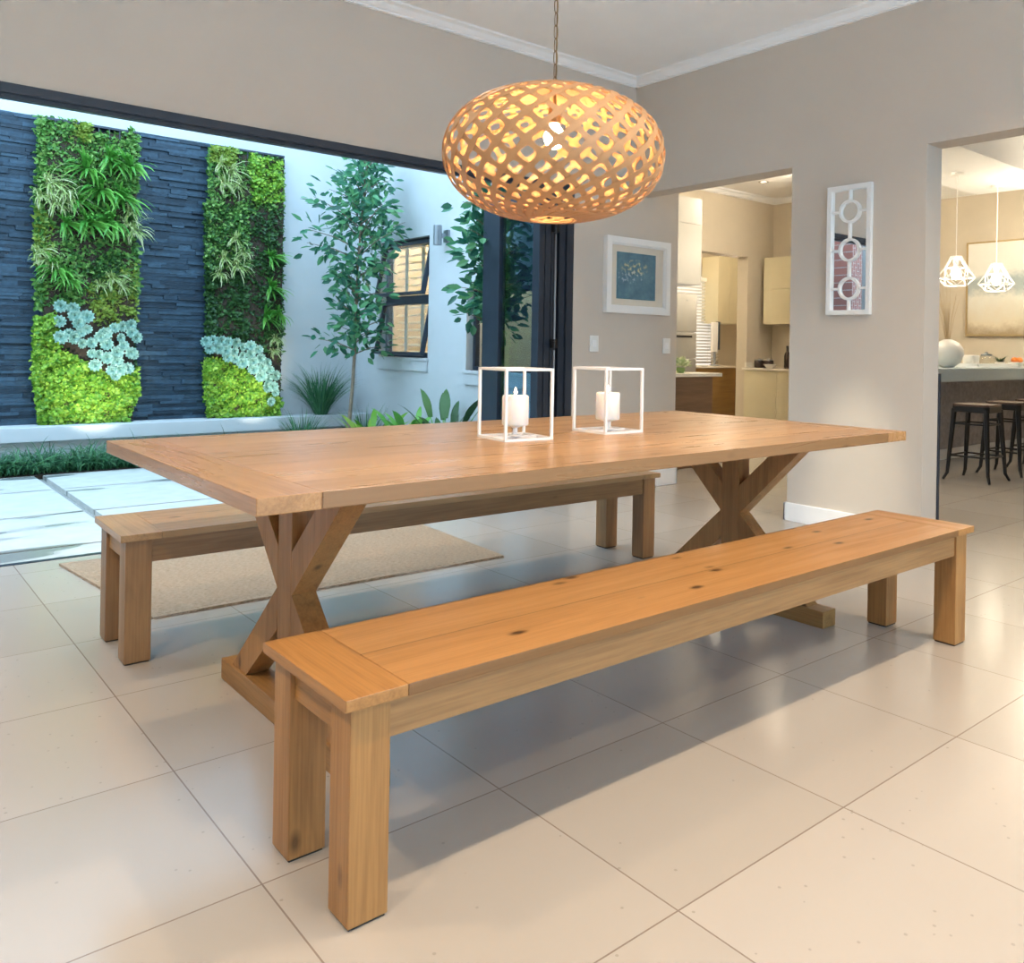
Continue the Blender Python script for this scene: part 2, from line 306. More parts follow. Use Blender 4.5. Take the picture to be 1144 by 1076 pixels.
# ------------------------------------------------------------------ mesh builder
class MB:
    def __init__(s): s.v = []; s.f = []
    def add(s, vs, fs):
        o = len(s.v); s.v += [tuple(v) for v in vs]; s.f += [tuple(i + o for i in f) for f in fs]; return s
    def box(s, x0, x1, y0, y1, z0, z1):
        return s.add([(x0, y0, z0), (x1, y0, z0), (x1, y1, z0), (x0, y1, z0), (x0, y0, z1), (x1, y0, z1), (x1, y1, z1), (x0, y1, z1)],
                     [(0, 3, 2, 1), (4, 5, 6, 7), (0, 1, 5, 4), (1, 2, 6, 5), (2, 3, 7, 6), (3, 0, 4, 7)])
    def hexa(s, a, b):
        """solid between two quads a,b (4 points each)"""
        return s.add(list(a) + list(b), [(0, 3, 2, 1), (4, 5, 6, 7), (0, 1, 5, 4), (1, 2, 6, 5), (2, 3, 7, 6), (3, 0, 4, 7)])
    def prism(s, pts, axis, a, b):
        """extrude 2D polygon along axis from a to b; pts in the other two axes order"""
        n = len(pts); o = [i for i in range(3) if i != axis]
        def mk(p, t):
            q = [0, 0, 0]; q[o[0]], q[o[1]] = p; q[axis] = t; return tuple(q)
        return s.add([mk(p, a) for p in pts] + [mk(p, b) for p in pts],
                     [tuple(range(n))[::-1], tuple(range(n, 2 * n))] + [(i, (i + 1) % n, n + (i + 1) % n, n + i) for i in range(n)])
    def lathe(s, prof, c=(0, 0, 0), n=24, caps=True):
        """profile [(r,z)...] bottom to top"""
        vs = []; fs = []
        for r, z in prof:
            for k in range(n):
                a = 2 * PI * k / n; vs.append((c[0] + r * math.cos(a), c[1] + r * math.sin(a), c[2] + z))
        for i in range(len(prof) - 1):
            for k in range(n):
                k2 = (k + 1) % n; fs.append((i * n + k, i * n + k2, (i + 1) * n + k2, (i + 1) * n + k))
        if caps:
            fs.append(tuple(range(n))[::-1]); fs.append(tuple((len(prof) - 1) * n + k for k in range(n)))
        return s.add(vs, fs)
    def tube(s, path, rad, n=6, closed=False):
        path = [Vector(p) for p in path]; m = len(path)
        rads = rad if isinstance(rad, (list, tuple)) else [rad] * m
        vs = []; fs = []; ref = None
        for i, p in enumerate(path):
            a = path[(i - 1) % m] if (closed or i > 0) else p
            b = path[(i + 1) % m] if (closed or i < m - 1) else p
            t = (b - a).normalized()
            if ref is None:
                ref = Vector((0, 0, 1)) if abs(t.z) < 0.9 else Vector((1, 0, 0))
            u = (ref - t * ref.dot(t)).normalized(); w = t.cross(u); ref = u
            for k in range(n):
                g = 2 * PI * k / n + PI / n
                vs.append(p + (u * math.cos(g) + w * math.sin(g)) * rads[i])
        for i in range(m if closed else m - 1):
            j = (i + 1) % m
            for k in range(n):
                k2 = (k + 1) % n; fs.append((i * n + k, i * n + k2, j * n + k2, j * n + k))
        if not closed:
            fs.append(tuple(range(n))[::-1]); fs.append(tuple((m - 1) * n + k for k in range(n)))
        return s.add(vs, fs)
    def blade(s, base, d, nrm, length, width, droop=0.5, seg=4, fold=0.0):
        """strap leaf that starts along d and droops with gravity"""
        p = Vector(base); d = Vector(d).normalized(); vs = []; fs = []
        side = d.cross(Vector(nrm))
        if side.length < 1e-4: side = d.cross(Vector((0.3, 0.2, 1)))
        side.normalize(); st = length / seg
        for i in range(seg + 1):
            t = i / seg; w = width * (0.55 + 1.2 * t if t < 0.35 else 1.0 * (1 - ((t - 0.35) / 0.65) ** 1.6)) * 0.5
            if i == seg: vs.append(p.copy())
            else: vs += [p - side * w, p + side * w]
            d = (d + Vector((0, 0, -droop / seg * (0.5 + t)))).normalized(); p = p + d * st
        for i in range(seg - 1): fs.append((2 * i, 2 * i + 1, 2 * i + 3, 2 * i + 2))
        fs.append((2 * seg - 2, 2 * seg - 1, 2 * seg))
        return s.add(vs, fs)
    def leaf(s, base, d, nrm, length, width):
        """flat pointed oval leaf, folded slightly along its midrib"""
        b = Vector(base); d = Vector(d).normalized(); side = d.cross(Vector(nrm))
        if side.length < 1e-4: side = d.cross(Vector((0.31, 0.77, 0.5)))
        side.normalize(); n = side.cross(d).normalized()
        q = [b, b + d * length * .35 + side * width * .5 + n * width * .12, b + d * length * .75 + side * width * .36 + n * width * .1, b + d * length,
             b + d * length * .75 - side * width * .36 + n * width * .1, b + d * length * .35 - side * width * .5 + n * width * .12, b + d * length * .5]
        return s.add(q, [(0, 1, 6), (1, 2, 6), (2, 3, 6), (3, 4, 6), (4, 5, 6), (5, 0, 6)])
    def build(s, name, mat, parent=None, bevel=0.0, smooth=False, loc=None):
        me = bpy.data.meshes.new(name); me.from_pydata(s.v, [], s.f)
        bm = bmesh.new(); bm.from_mesh(me)
        bmesh.ops.recalc_face_normals(bm, faces=bm.faces)
        if bevel: bmesh.ops.bevel(bm, geom=list(bm.edges), offset=bevel, segments=2, profile=0.6, affect='EDGES', clamp_overlap=True)
        bm.to_mesh(me); bm.free()
        if smooth:
            for p in me.polygons: p.use_smooth = True
        me.materials.append(mat)
        o = bpy.data.objects.new(name, me); col.objects.link(o)
        if parent is not None: o.parent = parent
        if loc is not None: o.location = loc
        return o
def tag(o, label=None, cat=None, group=None, kind=None):
    if label: o['label'] = label
    if cat: o['category'] = cat
    if group: o['group'] = group
    if kind: o['kind'] = kind
    return o
def empty(name, loc=(0, 0, 0), label=None, cat=None, group=None, kind=None, rz=0.0):
    o = bpy.data.objects.new(name, None); col.objects.link(o); o.empty_display_size = 0.05
    o.location = loc; o.rotation_euler = (0, 0, rz)
    return tag(o, label, cat, group, kind)
def struct(name, mb, mat, label=None, parent=None, bevel=0.0):
    o = mb.build(name, mat, parent, bevel)
    if parent is None: o['kind'] = 'structure'
    if label: o['label'] = label
    return o
KIDS = {}
def copy_tree(o, parent=None):
    c = o.copy(); col.objects.link(c)
    if parent is not None: c.parent = parent
    for ch in [x for x in list(o.children)]: copy_tree(ch, c)
    return c

# ------------------------------------------------------------------ the room
XW, YW, HC, OP, OPR = 4.479, 4.475, 2.975, 2.17, 3.885
XL, YN = -2.6, -2.8
struct('floor', MB().box(XL, 12.0, YN, 4.66, -0.06, 0.0), m_floor)
struct('floor_kitchen', MB().box(4.16, 12.0, 4.66, 8.35, -0.06, 0.0), m_floor)
w = MB()
w.box(XL, OPR, YW, YW + .16, OP, 3.2)
w.box(XL, -1.9, YW, YW + .16, 0, OP)
w.box(OPR, 4.965, YW, YW + .16, 0, 3.2)
struct('wall_left', w, m_taupe)
w = MB()
w.box(XW, XW + .17, 3.10, YW, 2.185, 3.2)
w.box(XW, XW + .17, 2.24, 3.10, 0, 3.2)
w.box(XW, XW + .17, 0.3, 2.24, 2.185, 3.2)
w.box(XW, XW + .17, YN, 0.3, 0, 3.2)
struct('wall_right', w, m_taupe)
struct('wall_back', MB().box(XL - .15, XL, YN, YW + .16, 0, 3.2), m_taupe)
struct('wall_front', MB().box(XL - .15, -1.2, YN - .15, YN, 0, 3.6).box(4.0, 12.0, YN - .15, YN, 0, 3.6).box(-1.2, 4.0, YN - .15, YN, 2.4, 3.6).box(-1.2, 4.0, YN - .15, YN, 0, .35), m_taupe)
struct('ceiling', MB().box(XL, XW + .17, YN, YW + .16, 3.035, 3.2), m_ceil)
# cornices: stepped profile
def cornice(name, axis, fix, sgn, a, b, zc, mat=m_trim):
    pts = [(0, zc), (0.075, zc), (0.075, zc - .012), (0.05, zc - .022), (0.03, zc - .045), (0.018, zc - .052), (0.018, zc - .062), (0, zc - .062)]
    mb = MB(); mb.prism([(fix + sgn * p[0], p[1]) for p in pts] if True else pts, axis, a, b)
    return struct(name, mb, mat)
cornice('trim_1', 0, YW, -1, XL, XW, 3.036)
cornice('trim_2', 1, XW, -1, YN, YW, 3.036)
def skirting(name, boxes, mat=m_trim):
    mb = MB()
    for bx in boxes: mb.box(*bx)
    return struct(name, mb, mat, bevel=0.004)
skirting('baseboard_right', [(XW - .016, XW, 2.238, 3.116, 0, .112), (XW - .016, XW + .17, 3.10, 3.116, 0, .112), (XW - .016, XW, YN, .3, 0, .112)])
skirting('baseboard_left', [(OPR + .03, 4.98, YW - .016, YW, 0, .125), (4.965, 4.981, YW - .016, YW + .16, 0, .125)])
# track of the folding doors
struct('trim_3', MB().box(-1.9, OPR, YW - .01, YW + .13, OP - .042, OP + .002).box(-1.9, OPR, YW + .012, YW + .05, OP - .062, OP - .04), m_dark, 'dark aluminium door track')
struct('trim_4', MB().box(-1.9, OPR, YW + .155, YW + .19, -.02, .003), m_dark, 'dark door sill strip')
struct('trim_5', MB().box(XW + .171, XW + .200, 2.236, 2.262, 0.0, 0.935), m_dark, 'dark edge strip behind the white doorpost', bevel=.003)

# kitchen, scullery, bar shell
KW = 6.58
w = MB(); w.box(4.16, 7.3, KW, KW + .16, 0, 3.1); w.box(8.6, 10.75, KW, KW + .16, 0, 3.1); w.box(7.3, 8.6, KW, KW + .16, 2.21, 3.1)
struct('wall_kitchen', w, m_cream)
struct('wall_scullery_back', MB().box(4.32, 8.9, 8.26, 8.325, 0, 2.985).box(9.98, 10.6, 8.26, 8.325, 0, 2.985).box(8.9, 9.98, 8.26, 8.325, 2.13, 2.985).box(8.9, 9.98, 8.26, 8.325, 0, .8), m_cream)
struct('wall_kitchen_end', MB().box(9.12, 9.28, 5.3, KW, 0, 3.1), m_cream)
struct('wall_scullery_end', MB().box(10.6, 10.75, KW, 8.35, 0, 3.1), m_cream)
struct('wall_bar_side', MB().box(8.0, 10.6, 5.3, 5.42, 0, 3.6), m_cream)
struct('wall_bar_end', MB().box(10.5, 10.65, YN, 5.42, 0, 3.6), m_cream)
struct('ceiling_kitchen', MB().box(4.16, 10.75, YW + .16, 8.35, 2.985, 3.12).box(XW + .17, 8.0, 3.72, YW + .16, 2.985, 3.12), m_ceil)
struct('ceiling_bar', MB().box(XW + .17, 10.65, YN, 5.42, 3.45, 3.6), m_ceil)
struct('ceiling_bar_soffit', MB().box(6.2, 9.76, 3.40, 4.29, 2.85, 3.46), m_ceil)
struct('wall_kitchen_divider', MB().box(XW + .17, 8.0, 3.66, 3.72, 2.985, 3.6), m_ceil)
mb = MB(); mb.prism([(KW, 2.985), (KW - .08, 2.985), (KW - .08, 2.97), (KW - .05, 2.96), (KW - .03, 2.93), (KW, 2.92)], 0, 4.3, 9.12); struct('trim_6', mb, m_trim)
mb = MB(); mb.prism([(9.12, 2.985), (9.04, 2.985), (9.04, 2.97), (9.07, 2.96), (9.09, 2.93), (9.12, 2.92)], 1, 5.42, KW); struct('trim_7', mb, m_trim)

# ------------------------------------------------------------------ courtyard shell
YS, XC = 8.2, 4.15
w = MB(); w.box(-5.0, 10.75, YS + .13, YS + .33, -.1, 3.9); w.box(3.33, XC, YS, YS + .13, 0, 3.9); w.box(-5, 3.33, YS, YS + .13, 2.88, 3.9)
struct('wall_garden', w, m_ext)
W1 = (6.806, 7.735, .925, 2.062); W2 = (5.20, 6.175, .835, 1.54)
w = MB()
def wall_holes(w, x0, x1, y0, y1, z0, z1, holes):
    ys = sorted(holes)
    cur = y0
    for (a, b, c, d) in ys:
        w.box(x0, x1, cur, a, z0, z1); w.box(x0, x1, a, b, z0, c); w.box(x0, x1, a, b, d, z1); cur = b
    w.box(x0, x1, cur, y1, z0, z1)
wall_holes(w, XC, XC + .16, YW + .16, YS + .13, -.05, 3.9, [W1, W2])
struct('wall_courtyard_right', w, m_ext)
struct('wall_garden_left', MB().box(-5.2, -5.0, YW - .2, YS + .33, -.1, 3.9).box(-3.9, -3.6, 7.5, YS - .03, -.05, 3.2), brick_mat())
# stone cladding: courses of split slate
w = MB(); z = .30
while z < 2.875:
    h = R.choice((.022, .028, .034, .042)); h = min(h, 2.88 - z)
    x = -4.98
    while x < 3.33:
        l = R.uniform(.10, .42); x2 = min(x + l, 3.33)
        w.box(x + .0008, x2 - .0008, YS + R.uniform(-.028, .0), YS + .13, z + .0006, z + h - .0006); x = x2
    z += h
struct('wall_slate_cladding', w, m_stone, 'dark slate ledgestone')
# raised planter ledge
struct('trim_8', MB().box(-5, XC, 7.90, 8.36, .222, .338).box(-5, XC, 7.95, YS + .1, -.02, .222), m_ext, 'white planter ledge', bevel=.006)
struct('floor_bed', MB().box(-5, XC, 7.60, 7.95, -.06, -.002).box(3.42, XC, YW + .2, 7.95, -.06, -.001), m_soil)
w = MB(); w.box(-5, 3.42, YW + .19, 7.6, -.10, -.035)
struct('floor_gravel', w, plain('dark_joint_gravel', (0.34, 0.34, 0.32), 0.9, noise=.4, nscale=90))
w = MB()
xs = [-5.0, -3.8, -2.55, -1.3, -.05, 1.2, 2.31, 3.42]; ys = [YW + .19, 4.93, 5.87, 6.83, 7.6]
for i in range(len(xs) - 1):
    for j in range(len(ys) - 1):
        gx = .03
        w.box(xs[i] + gx, xs[i + 1] - gx, ys[j] + (.012 if j else 0), ys[j + 1] - .012, -.036, -.004)
struct('floor_patio', w, m_patio)

# ------------------------------------------------------------------ folding doors stacked at the right jamb
def folding_door(name, x, wdt, label, ang=0.0, handle=False, far=.075):
    d = empty(name, (x, YW + .02, 0), label, 'door', kind='structure', rz=ang)
    y0, y1, z0, z1, t = 0, wdt, .012, OP - .045, .045
    s = .075
    fr = MB().box(0, t, y0, y0 + s, z0, z1).box(0, t, y1 - far, y1, z0, z1).box(0, t, y0 + s, y1 - far, z1 - .08, z1).box(0, t, y0 + s, y1 - far, z0, z0 + .12)
    fr.build('door_frame', m_dark, d, bevel=.003)
    MB().box(t * .4, t * .6, y0 + s - .005, y1 - far + .005, z0 + .115, z1 - .075).build('pane', m_doorglass, d)
    if handle:
        rod = MB().tube([(-.012 + t / 2, -.028, .12), (-.012 + t / 2, -.028, z1 - .1)], .006, 8); rod.build('lock_rod', m_pot, d, smooth=True)
        for zz in (1.07, 1.86):
            h = MB().box(t / 2 - .03, t / 2 + .014, -.034, -.001, zz - .03, zz + .03)
            h.tube([(t / 2 - .012, -.03, zz + .02), (t / 2 - .03, -.05, zz + .01), (t / 2 - .03, -.05, zz - .045)], .007, 8)
            h.build('handle', m_black, d, bevel=.002)
    return d
folding_door('door_1', 3.600, .66, 'dark folding glass door leaf, outermost of the stack', far=.20)
folding_door('door_2', 3.655, .64, 'dark folding glass door leaf, second in the stack', far=.12)
folding_door('door_3', 3.710, .66, 'dark folding glass door leaf with a steel rod and black handles', handle=True)
struct('trim_9', MB().box(3.770, 3.822, YW + .01, YW + .13, 0, OP).box(3.826, OPR + .001, YW - .005, YW + .13, 0, OP), m_dark, 'dark door jamb')

# ------------------------------------------------------------------ courtyard windows
def courtyard_window(name, ww, label, sashes, tilt, fixed=False):
    y0, y1, z0, z1 = ww
    d = empty(name, (XC, (y0 + y1) / 2, z0), label, 'window', kind='structure')
    yl, yh = y0 - (y0 + y1) / 2, y1 - (y0 + y1) / 2; hh = z1 - z0; t = .05; xa_, xb_ = .07, .12
    if fixed: t = .034
    zs = [0 + hh * k / sashes for k in range(sashes + 1)]
    fr = MB().box(xa_, xb_, yl, yl + t, 0, hh).box(xa_, xb_, yh - t, yh, 0, hh).box(xa_, xb_, yl + t, yh - t, 0, t).box(xa_, xb_, yl + t, yh - t, hh - t * 1.3, hh)
    for k in range(1, sashes): fr.box(xa_, xb_, yl + t, yh - t, zs[k] - .03, zs[k] + .03)
    fr.build('window_frame', m_dark, d, bevel=.003)
    MB().box(-.03, .065, yl - .02, yh + .02, -.028, .0).box(-.02, .0, yl - .01, yh + .01, -.125, -.028).build('window_sill', m_ext, d, bevel=.004)
    if fixed: MB().box(.09, .10, yl + .03, yh - .03, .03, hh - .04).build('pane', m_glass, d)
    for k in range(0 if fixed else sashes):
        zt = zs[k + 1] - .035; hs = zs[k + 1] - zs[k] - .05
        sash = MB(); b = .027; ye = yh - .01; yb = yl + .01
        sash.box(-.02, .02, yb, yb + b, -hs, 0).box(-.02, .02, ye - b, ye, -hs, 0).box(-.02, .02, yb + b, ye - b, -b, 0).box(-.02, .02, yb + b, ye - b, -hs, -hs + b)
        so = sash.build('sash', m_dark, d, bevel=.002, loc=(xa_ - .02, 0, zt)); so.rotation_euler = (0, tilt, 0)
        MB().box(-.004, .004, yb + b - .004, ye - b + .004, -hs + b - .004, -b + .004).build('pane', m_glass, so)
    return d
courtyard_window('window_1', W1, 'tall courtyard window with two open awning sashes', 2, math.radians(11))
courtyard_window('window_2', W2, 'low courtyard window half hidden behind the folded door', 1, 0.0, True)
def shutter(name, x, y0, y1, z0, z1, label, mull, mat=m_slatw, pitch=.05, cat='blind', axis=0):
    d = empty(name, (x, (y0 + y1) / 2, z0) if axis == 0 else ((y0 + y1) / 2, x, z0), label, cat)
    hw = (y1 - y0) / 2; hh = z1 - z0
    s = MB(); z = .02
    while z < hh - .02:
        a = ( -.018, -hw, z - .012), (-.018, hw, z - .012), (.018, hw, z + .012), (.018, -hw, z + .012)
        b_ = [(p[0], p[1], p[2] + .004) for p in a]
        if axis == 1: a = [(p[1], -p[0], p[2]) for p in a]; b_ = [(p[1], -p[0], p[2]) for p in b_]
        s.hexa(a, b_); z += pitch
    s.build('slats', mat, d)
    f = MB()
    for m_ in mull:
        yy = -hw + m_ * 2 * hw
        if axis == 0: f.box(-.03, -.022, yy - .03, yy + .03, 0, hh)
        else: f.box(yy - .004, yy + .004, .02, .026, 0, hh)
    if axis == 0: f.box(-.03, .03, -hw, hw, hh - .04, hh)
    else: f.box(-hw, hw, -.035, .035, hh - .05, hh)
    f.build('head_rail', mat, d)
    return d
shutter('window_shutter', XC + .26, W1[0] - .1, W1[1] + .1, W1[2] - .05, W1[3] + .1, 'cream slatted shutter with upright stiles inside the tall courtyard window', (.28, .52, .80), m_slatw, .075, 'shutter')

# ------------------------------------------------------------------ table
TX, TY, TL, TW, TH, TT = 1.870, 2.22, 2.505, 1.189, .746, .036
tb = empty('dining_table', (TX, TY, 0), 'long oak trestle dining table with X shaped legs under the woven pendant', 'table')
eb = .134
MB().box(-TL / 2 + eb, TL / 2 - eb, -TW / 2, TW / 2, TH - TT, TH).build('tabletop', wTop, tb, bevel=.0025)
for s in (-1, 1):
    a, b = sorted((s * TL / 2, s * (TL / 2 - eb + .0005)))
    MB().box(a, b, -TW / 2, TW / 2, TH - TT, TH).build('end_board', wEnd, tb, bevel=.0025)
def trestle(xf, sgn):
    t = empty('trestle', (xf - TX, 2.245 - TY, 0)); t.parent = tb
    MB().box(0, .085, -.455, .455, 0, .064).build('base_beam', wYb, t, bevel=.003)
    MB().box(.002, .083, -.33, .33, TH - TT - .05, TH - TT - .0005).build('top_beam', wYb, t, bevel=.003)
    MB().box(.008, .077, -.044, .044, .064, TH - TT - .05).build('post', wZ, t, bevel=.002)
    zt, zb, zm = TH - TT - .05, .064, .372
    hw = .056
    for s in (-1, 1):
        # lower brace: from foot to the post
        def band(z, ctr): return ctr
        yf = .325; 
        lo = MB().prism([(s * (yf + hw), zb), (s * (yf - hw), zb), (s * .0445, zm - .115 + .0), (s * .0445, zm + .005)], 0, .008, .077)
        lo.build('brace', wZ, t, bevel=.0015)
        yt = .285
        hi = MB().prism([(s * (yt + hw), zt), (s * (yt - hw), zt), (s * .0445, zm + .115), (s * .0445, zm - .005)], 0, .008, .077)
        hi.build('brace', wZ, t, bevel=.0015)
    return t
trestle(.924, 1); trestle(2.831, 1)

# ------------------------------------------------------------------ benches
def bench(x0, y0, Lb, Wb, label, rz=0.0, mats=None):
    Hb, Tb, lw, ins = .4234, .0225, .0796, .0186
    sm, em, lm, rm, rc = mats
    r = empty('bench', (x0 + Lb / 2, y0 + Wb / 2, 0), label, 'bench', 'oak benches along the dining table', rz=rz)
    e = .124
    MB().box(-Lb / 2 + e, Lb / 2 - e, -Wb / 2, Wb / 2, Hb - Tb, Hb).build('seat', sm, r, bevel=.002)
    for s in (-1, 1):
        a, b = sorted((s * Lb / 2, s * (Lb / 2 - e + .0005)))
        MB().box(a, b, -Wb / 2, Wb / 2, Hb - Tb, Hb).build('end_board', em, r, bevel=.002)
    X, Y = Lb / 2 - ins, Wb / 2 - ins
    for sx in (-1, 1):
        for sy in (-1, 1):
            a, b = sorted((sx * X, sx * (X - lw))); c, d = sorted((sy * Y, sy * (Y - lw)))
            lg = MB().box(a, b, c, d, .005, Hb - Tb - .0003).build('leg', lm, r, bevel=.0025)
            MB().box(a + .004, b - .004, c + .004, d - .004, 0, .006).build('foot_pad', m_rubber, lg)
    for sy in (-1, 1):
        a, b = sorted((sy * (Y - .007), sy * (Y - .042)))
        MB().box(-X + lw - .001, X - lw + .001, a, b, Hb - Tb - .078, Hb - Tb - .0003).build('side_rail', rm, r, bevel=.002)
    for sx in (-1, 1):
        a, b = sorted((sx * (X - .010), sx * (X - .045)))
        MB().box(a, b, -Y + lw - .001, Y - lw + .001, Hb - Tb - .072, Hb - Tb - .0003).build('end_rail', rc, r, bevel=.002)
    return r
bench(.6828, 1.3689, 2.4554, .3796, 'long oak bench in front of the table, nearest the camera', 0, (wSeat, wSeatE, wZ, wX, wY))
wSeatF = wood('oak_bench_far_planks', 0, *OAK_DAYLIT, plank=0.1266, paxis=1, rough=0.34, knots=0.5, poff=0.1899)
wEndF = wood('oak_bench_far_end_board', 1, *OAK_DAYLIT, rough=0.34, knots=0.2)
bench(.700, 2.948, 2.4525, .3900, 'long oak bench behind the table, beside the jute rug', -.016, (wSeatF, wEndF, wZb, wXb, wYb))

# ------------------------------------------------------------------ rug
n1, n2 = 60, 44
c00, c10, c11, c01 = Vector((.918, 3.425, 0)), Vector((2.525, 3.393, 0)), Vector((2.60, 4.46, 0)), Vector((.80, 4.50, 0))
w = MB(); vs = []; fs = []
for j in range(n2 + 1):
    for i in range(n1 + 1):
        u, v = i / n1, j / n2
        p = c00 * (1 - u) * (1 - v) + c10 * u * (1 - v) + c11 * u * v + c01 * (1 - u) * v
        ed = min(u, 1 - u, v, 1 - v)
        p.x += .004 * math.sin(v * 70) * (u in (0, 1)); p.y += .003 * math.sin(u * 90) * (v in (0, 1))
        p.z = .012 if ed > 0 else .006
        vs.append(p)
for j in range(n2):
    for i in range(n1):
        a = j * (n1 + 1) + i; fs.append((a, a + 1, a + n1 + 2, a + n1 + 1))
w.add(vs, fs)
rim = [j for j in range(0)]
b0 = [(.918, 3.425, 0), (2.525, 3.393, 0), (2.60, 4.46, 0), (.80, 4.50, 0)]
w.hexa(b0, [(x, y, .0105) for x, y, _ in b0])
tag(w.build('rug', m_jute), 'woven natural jute rug lying under the far bench', 'rug')

# ------------------------------------------------------------------ pendant lamp
LX, LY, LZ, LR, LHh = 1.834, 2.22, 1.693, .372, .218
lamp = empty('pendant_lamp', (LX, LY, LZ), 'big oval pendant lamp of woven plywood strips hanging on a chain over the table', 'lamp')
NS = 24
prof = []
PN = 80
for i in range(PN + 1):
    t = -PI / 2 + PI * i / PN
    cx, sx_ = math.cos(t), math.sin(t)
    r = LR * abs(cx) ** .86; zz = LHh * math.copysign(abs(sx_) ** .94, sx_)
    prof.append((r, zz))
prof = [p for p in prof if not (p[1] > 0 and p[0] < .05) and not (p[1] < 0 and p[0] < .085)]
acc = [0.0]; phi = [0.0]
for i in range(1, len(prof)):
    (r0, z0), (r1, z1) = prof[i - 1], prof[i]
    dl = math.hypot(r1 - r0, z1 - z0); acc.append(acc[-1] + dl)
    rm_ = max((r0 + r1) / 2, .10)
    phi.append(phi[-1] + dl * 1.12 / (rm_ ** .62 * LR ** .38))
def shade_pt(i, ph, off=0.0):
    r, zz = prof[i]
    a, b = prof[max(i - 1, 0)], prof[min(i + 1, len(prof) - 1)]
    tx, tz = b[0] - a[0], b[1] - a[1]; l = math.hypot(tx, tz) or 1
    nx, nz_ = tz / l, -tx / l
    r2, z2 = r + nx * off, zz + nz_ * off
    return Vector((r2 * math.cos(ph), r2 * math.sin(ph), z2))
w = MB(); hwid = .0118
for dirn, off in ((1, .0015), (-1, -.0015)):
    for k in range(NS):
        base = 2 * PI * k / NS
        vs = []; fs = []; n = len(prof)
        for i in range(n):
            r = prof[i][0]
            ph = base + dirn * (phi[i] - phi[n // 2])
            i2 = min(i + 1, n - 1); i1 = max(i - 1, 0)
            tv = shade_pt(i2, base + dirn * (phi[i2] - phi[n // 2])) - shade_pt(i1, base + dirn * (phi[i1] - phi[n // 2]))
            nv = shade_pt(i, ph, .01) - shade_pt(i, ph, 0)
            sd = tv.cross(nv).normalized(); nv.normalize()
            # pinch between crossings, wide at crossings: rounded cut-outs
            wv = hwid * (0.92 + .22 * math.cos(2 * PI * (phi[i] - phi[n // 2]) * NS / PI))
            c = shade_pt(i, ph, off)
            for (a, b) in ((-1, -1), (1, -1), (1, 1), (-1, 1)): vs.append(c + sd * wv * a + nv * .0013 * b)
        for i in range(n - 1):
            for q in range(4):
                q2 = (q + 1) % 4; fs.append((4 * i + q, 4 * i + q2, 4 * i + 4 + q2, 4 * i + 4 + q))
        fs.append((0, 1, 2, 3)); fs.append((4 * n - 1, 4 * n - 2, 4 * n - 3, 4 * n - 4))
        w.add(vs, fs)
zt = prof[-1][1]; zb_ = prof[0][1]
w.lathe([(.012, zt - .002), (.064, zt - .003), (.064, zt + .003), (.012, zt + .004)], n=32)
rb = prof[0][0]
w.lathe([(rb - .012, zb_ - .003), (rb + .012, zb_ - .002), (rb + .012, zb_ + .003), (rb - .012, zb_ + .002), (rb - .012, zb_ - .003)], n=48, caps=False)
w.build('lamp_shade', ply, lamp)
m_bulb = emis('glowing_bulb', (1.0, .80, .50), 60.0)
MB().lathe([(.004, .022), (.022, .03), (.034, .05), (.036, .066), (.028, .086), (.018, .10), (.014, .11)], n=20).build('bulb', m_bulb, lamp, smooth=True)
MB().lathe([(.014, .105), (.021, .108), (.021, .16), (.012, .17), (.006, .172), (.006, zt + .01)], n=20).build('socket', m_chain, lamp, smooth=False)
w = MB(); z = zt + .004; k = 0
zc = 3.03 - LZ
while z < zc - .03:
    hl, hw_ = .024, .0075
    pts = []
    for a in range(14):
        g = 2 * PI * a / 14
        x_ = hw_ * math.cos(g); zz = math.copysign(abs(math.sin(g)) ** .6, math.sin(g)) * hl
        pts.append((x_, 0, z + hl + zz) if k % 2 == 0 else (0, x_, z + hl + zz))
    w.tube(pts, .0018, 5, closed=True); z += 2 * hl - .0045; k += 1
w.build('chain', m_chain, lamp, smooth=True)
MB().tube([(0.004, .002, zt), (.003, -.003, .7), (.0, .003, zc - .02)], .0022, 6).build('power_cord', m_chain, lamp)
MB().lathe([(.02, zc - .03), (.05, zc - .02), (.055, zc + .003)], n=24).build('ceiling_rose', m_white, lamp, smooth=False)

# ------------------------------------------------------------------ candle holders and candles
def candle_holder(x, y, rz, label):
    r = empty('candle_holder', (x, y, TH), label, 'candle holder', 'white cube frame candle holders on the table', rz=rz)
    a, h, t = .086, .231, .0042
    fr = MB()
    for sx in (-1, 1):
        for sy in (-1, 1): fr.box(sx * a - t, sx * a + t, sy * a - t, sy * a + t, 0, h)
    for z in (t, h - t):
        for s in (-1, 1):
            fr.box(-a, a, s * a - t, s * a + t, z - t, z + t); fr.box(s * a - t, s * a + t, -a, a, z - t, z + t)
    fr.build('frame', m_white, r)
    st = MB().box(-a, a, -t, t, 0, 2 * t)
    st.lathe([(.022, 2 * t), (.022, 2 * t + .004), (.009, .014), (.008, .034), (.026, .040), (.026, .0435)], n=20)
    st.build('candle_stand', m_white, r)
    return r
m_flame = emis('candle_flame', (1.0, .72, .38), 22.0)
m_wick = plain('charred_wick', (.02, .015, .012), .9)
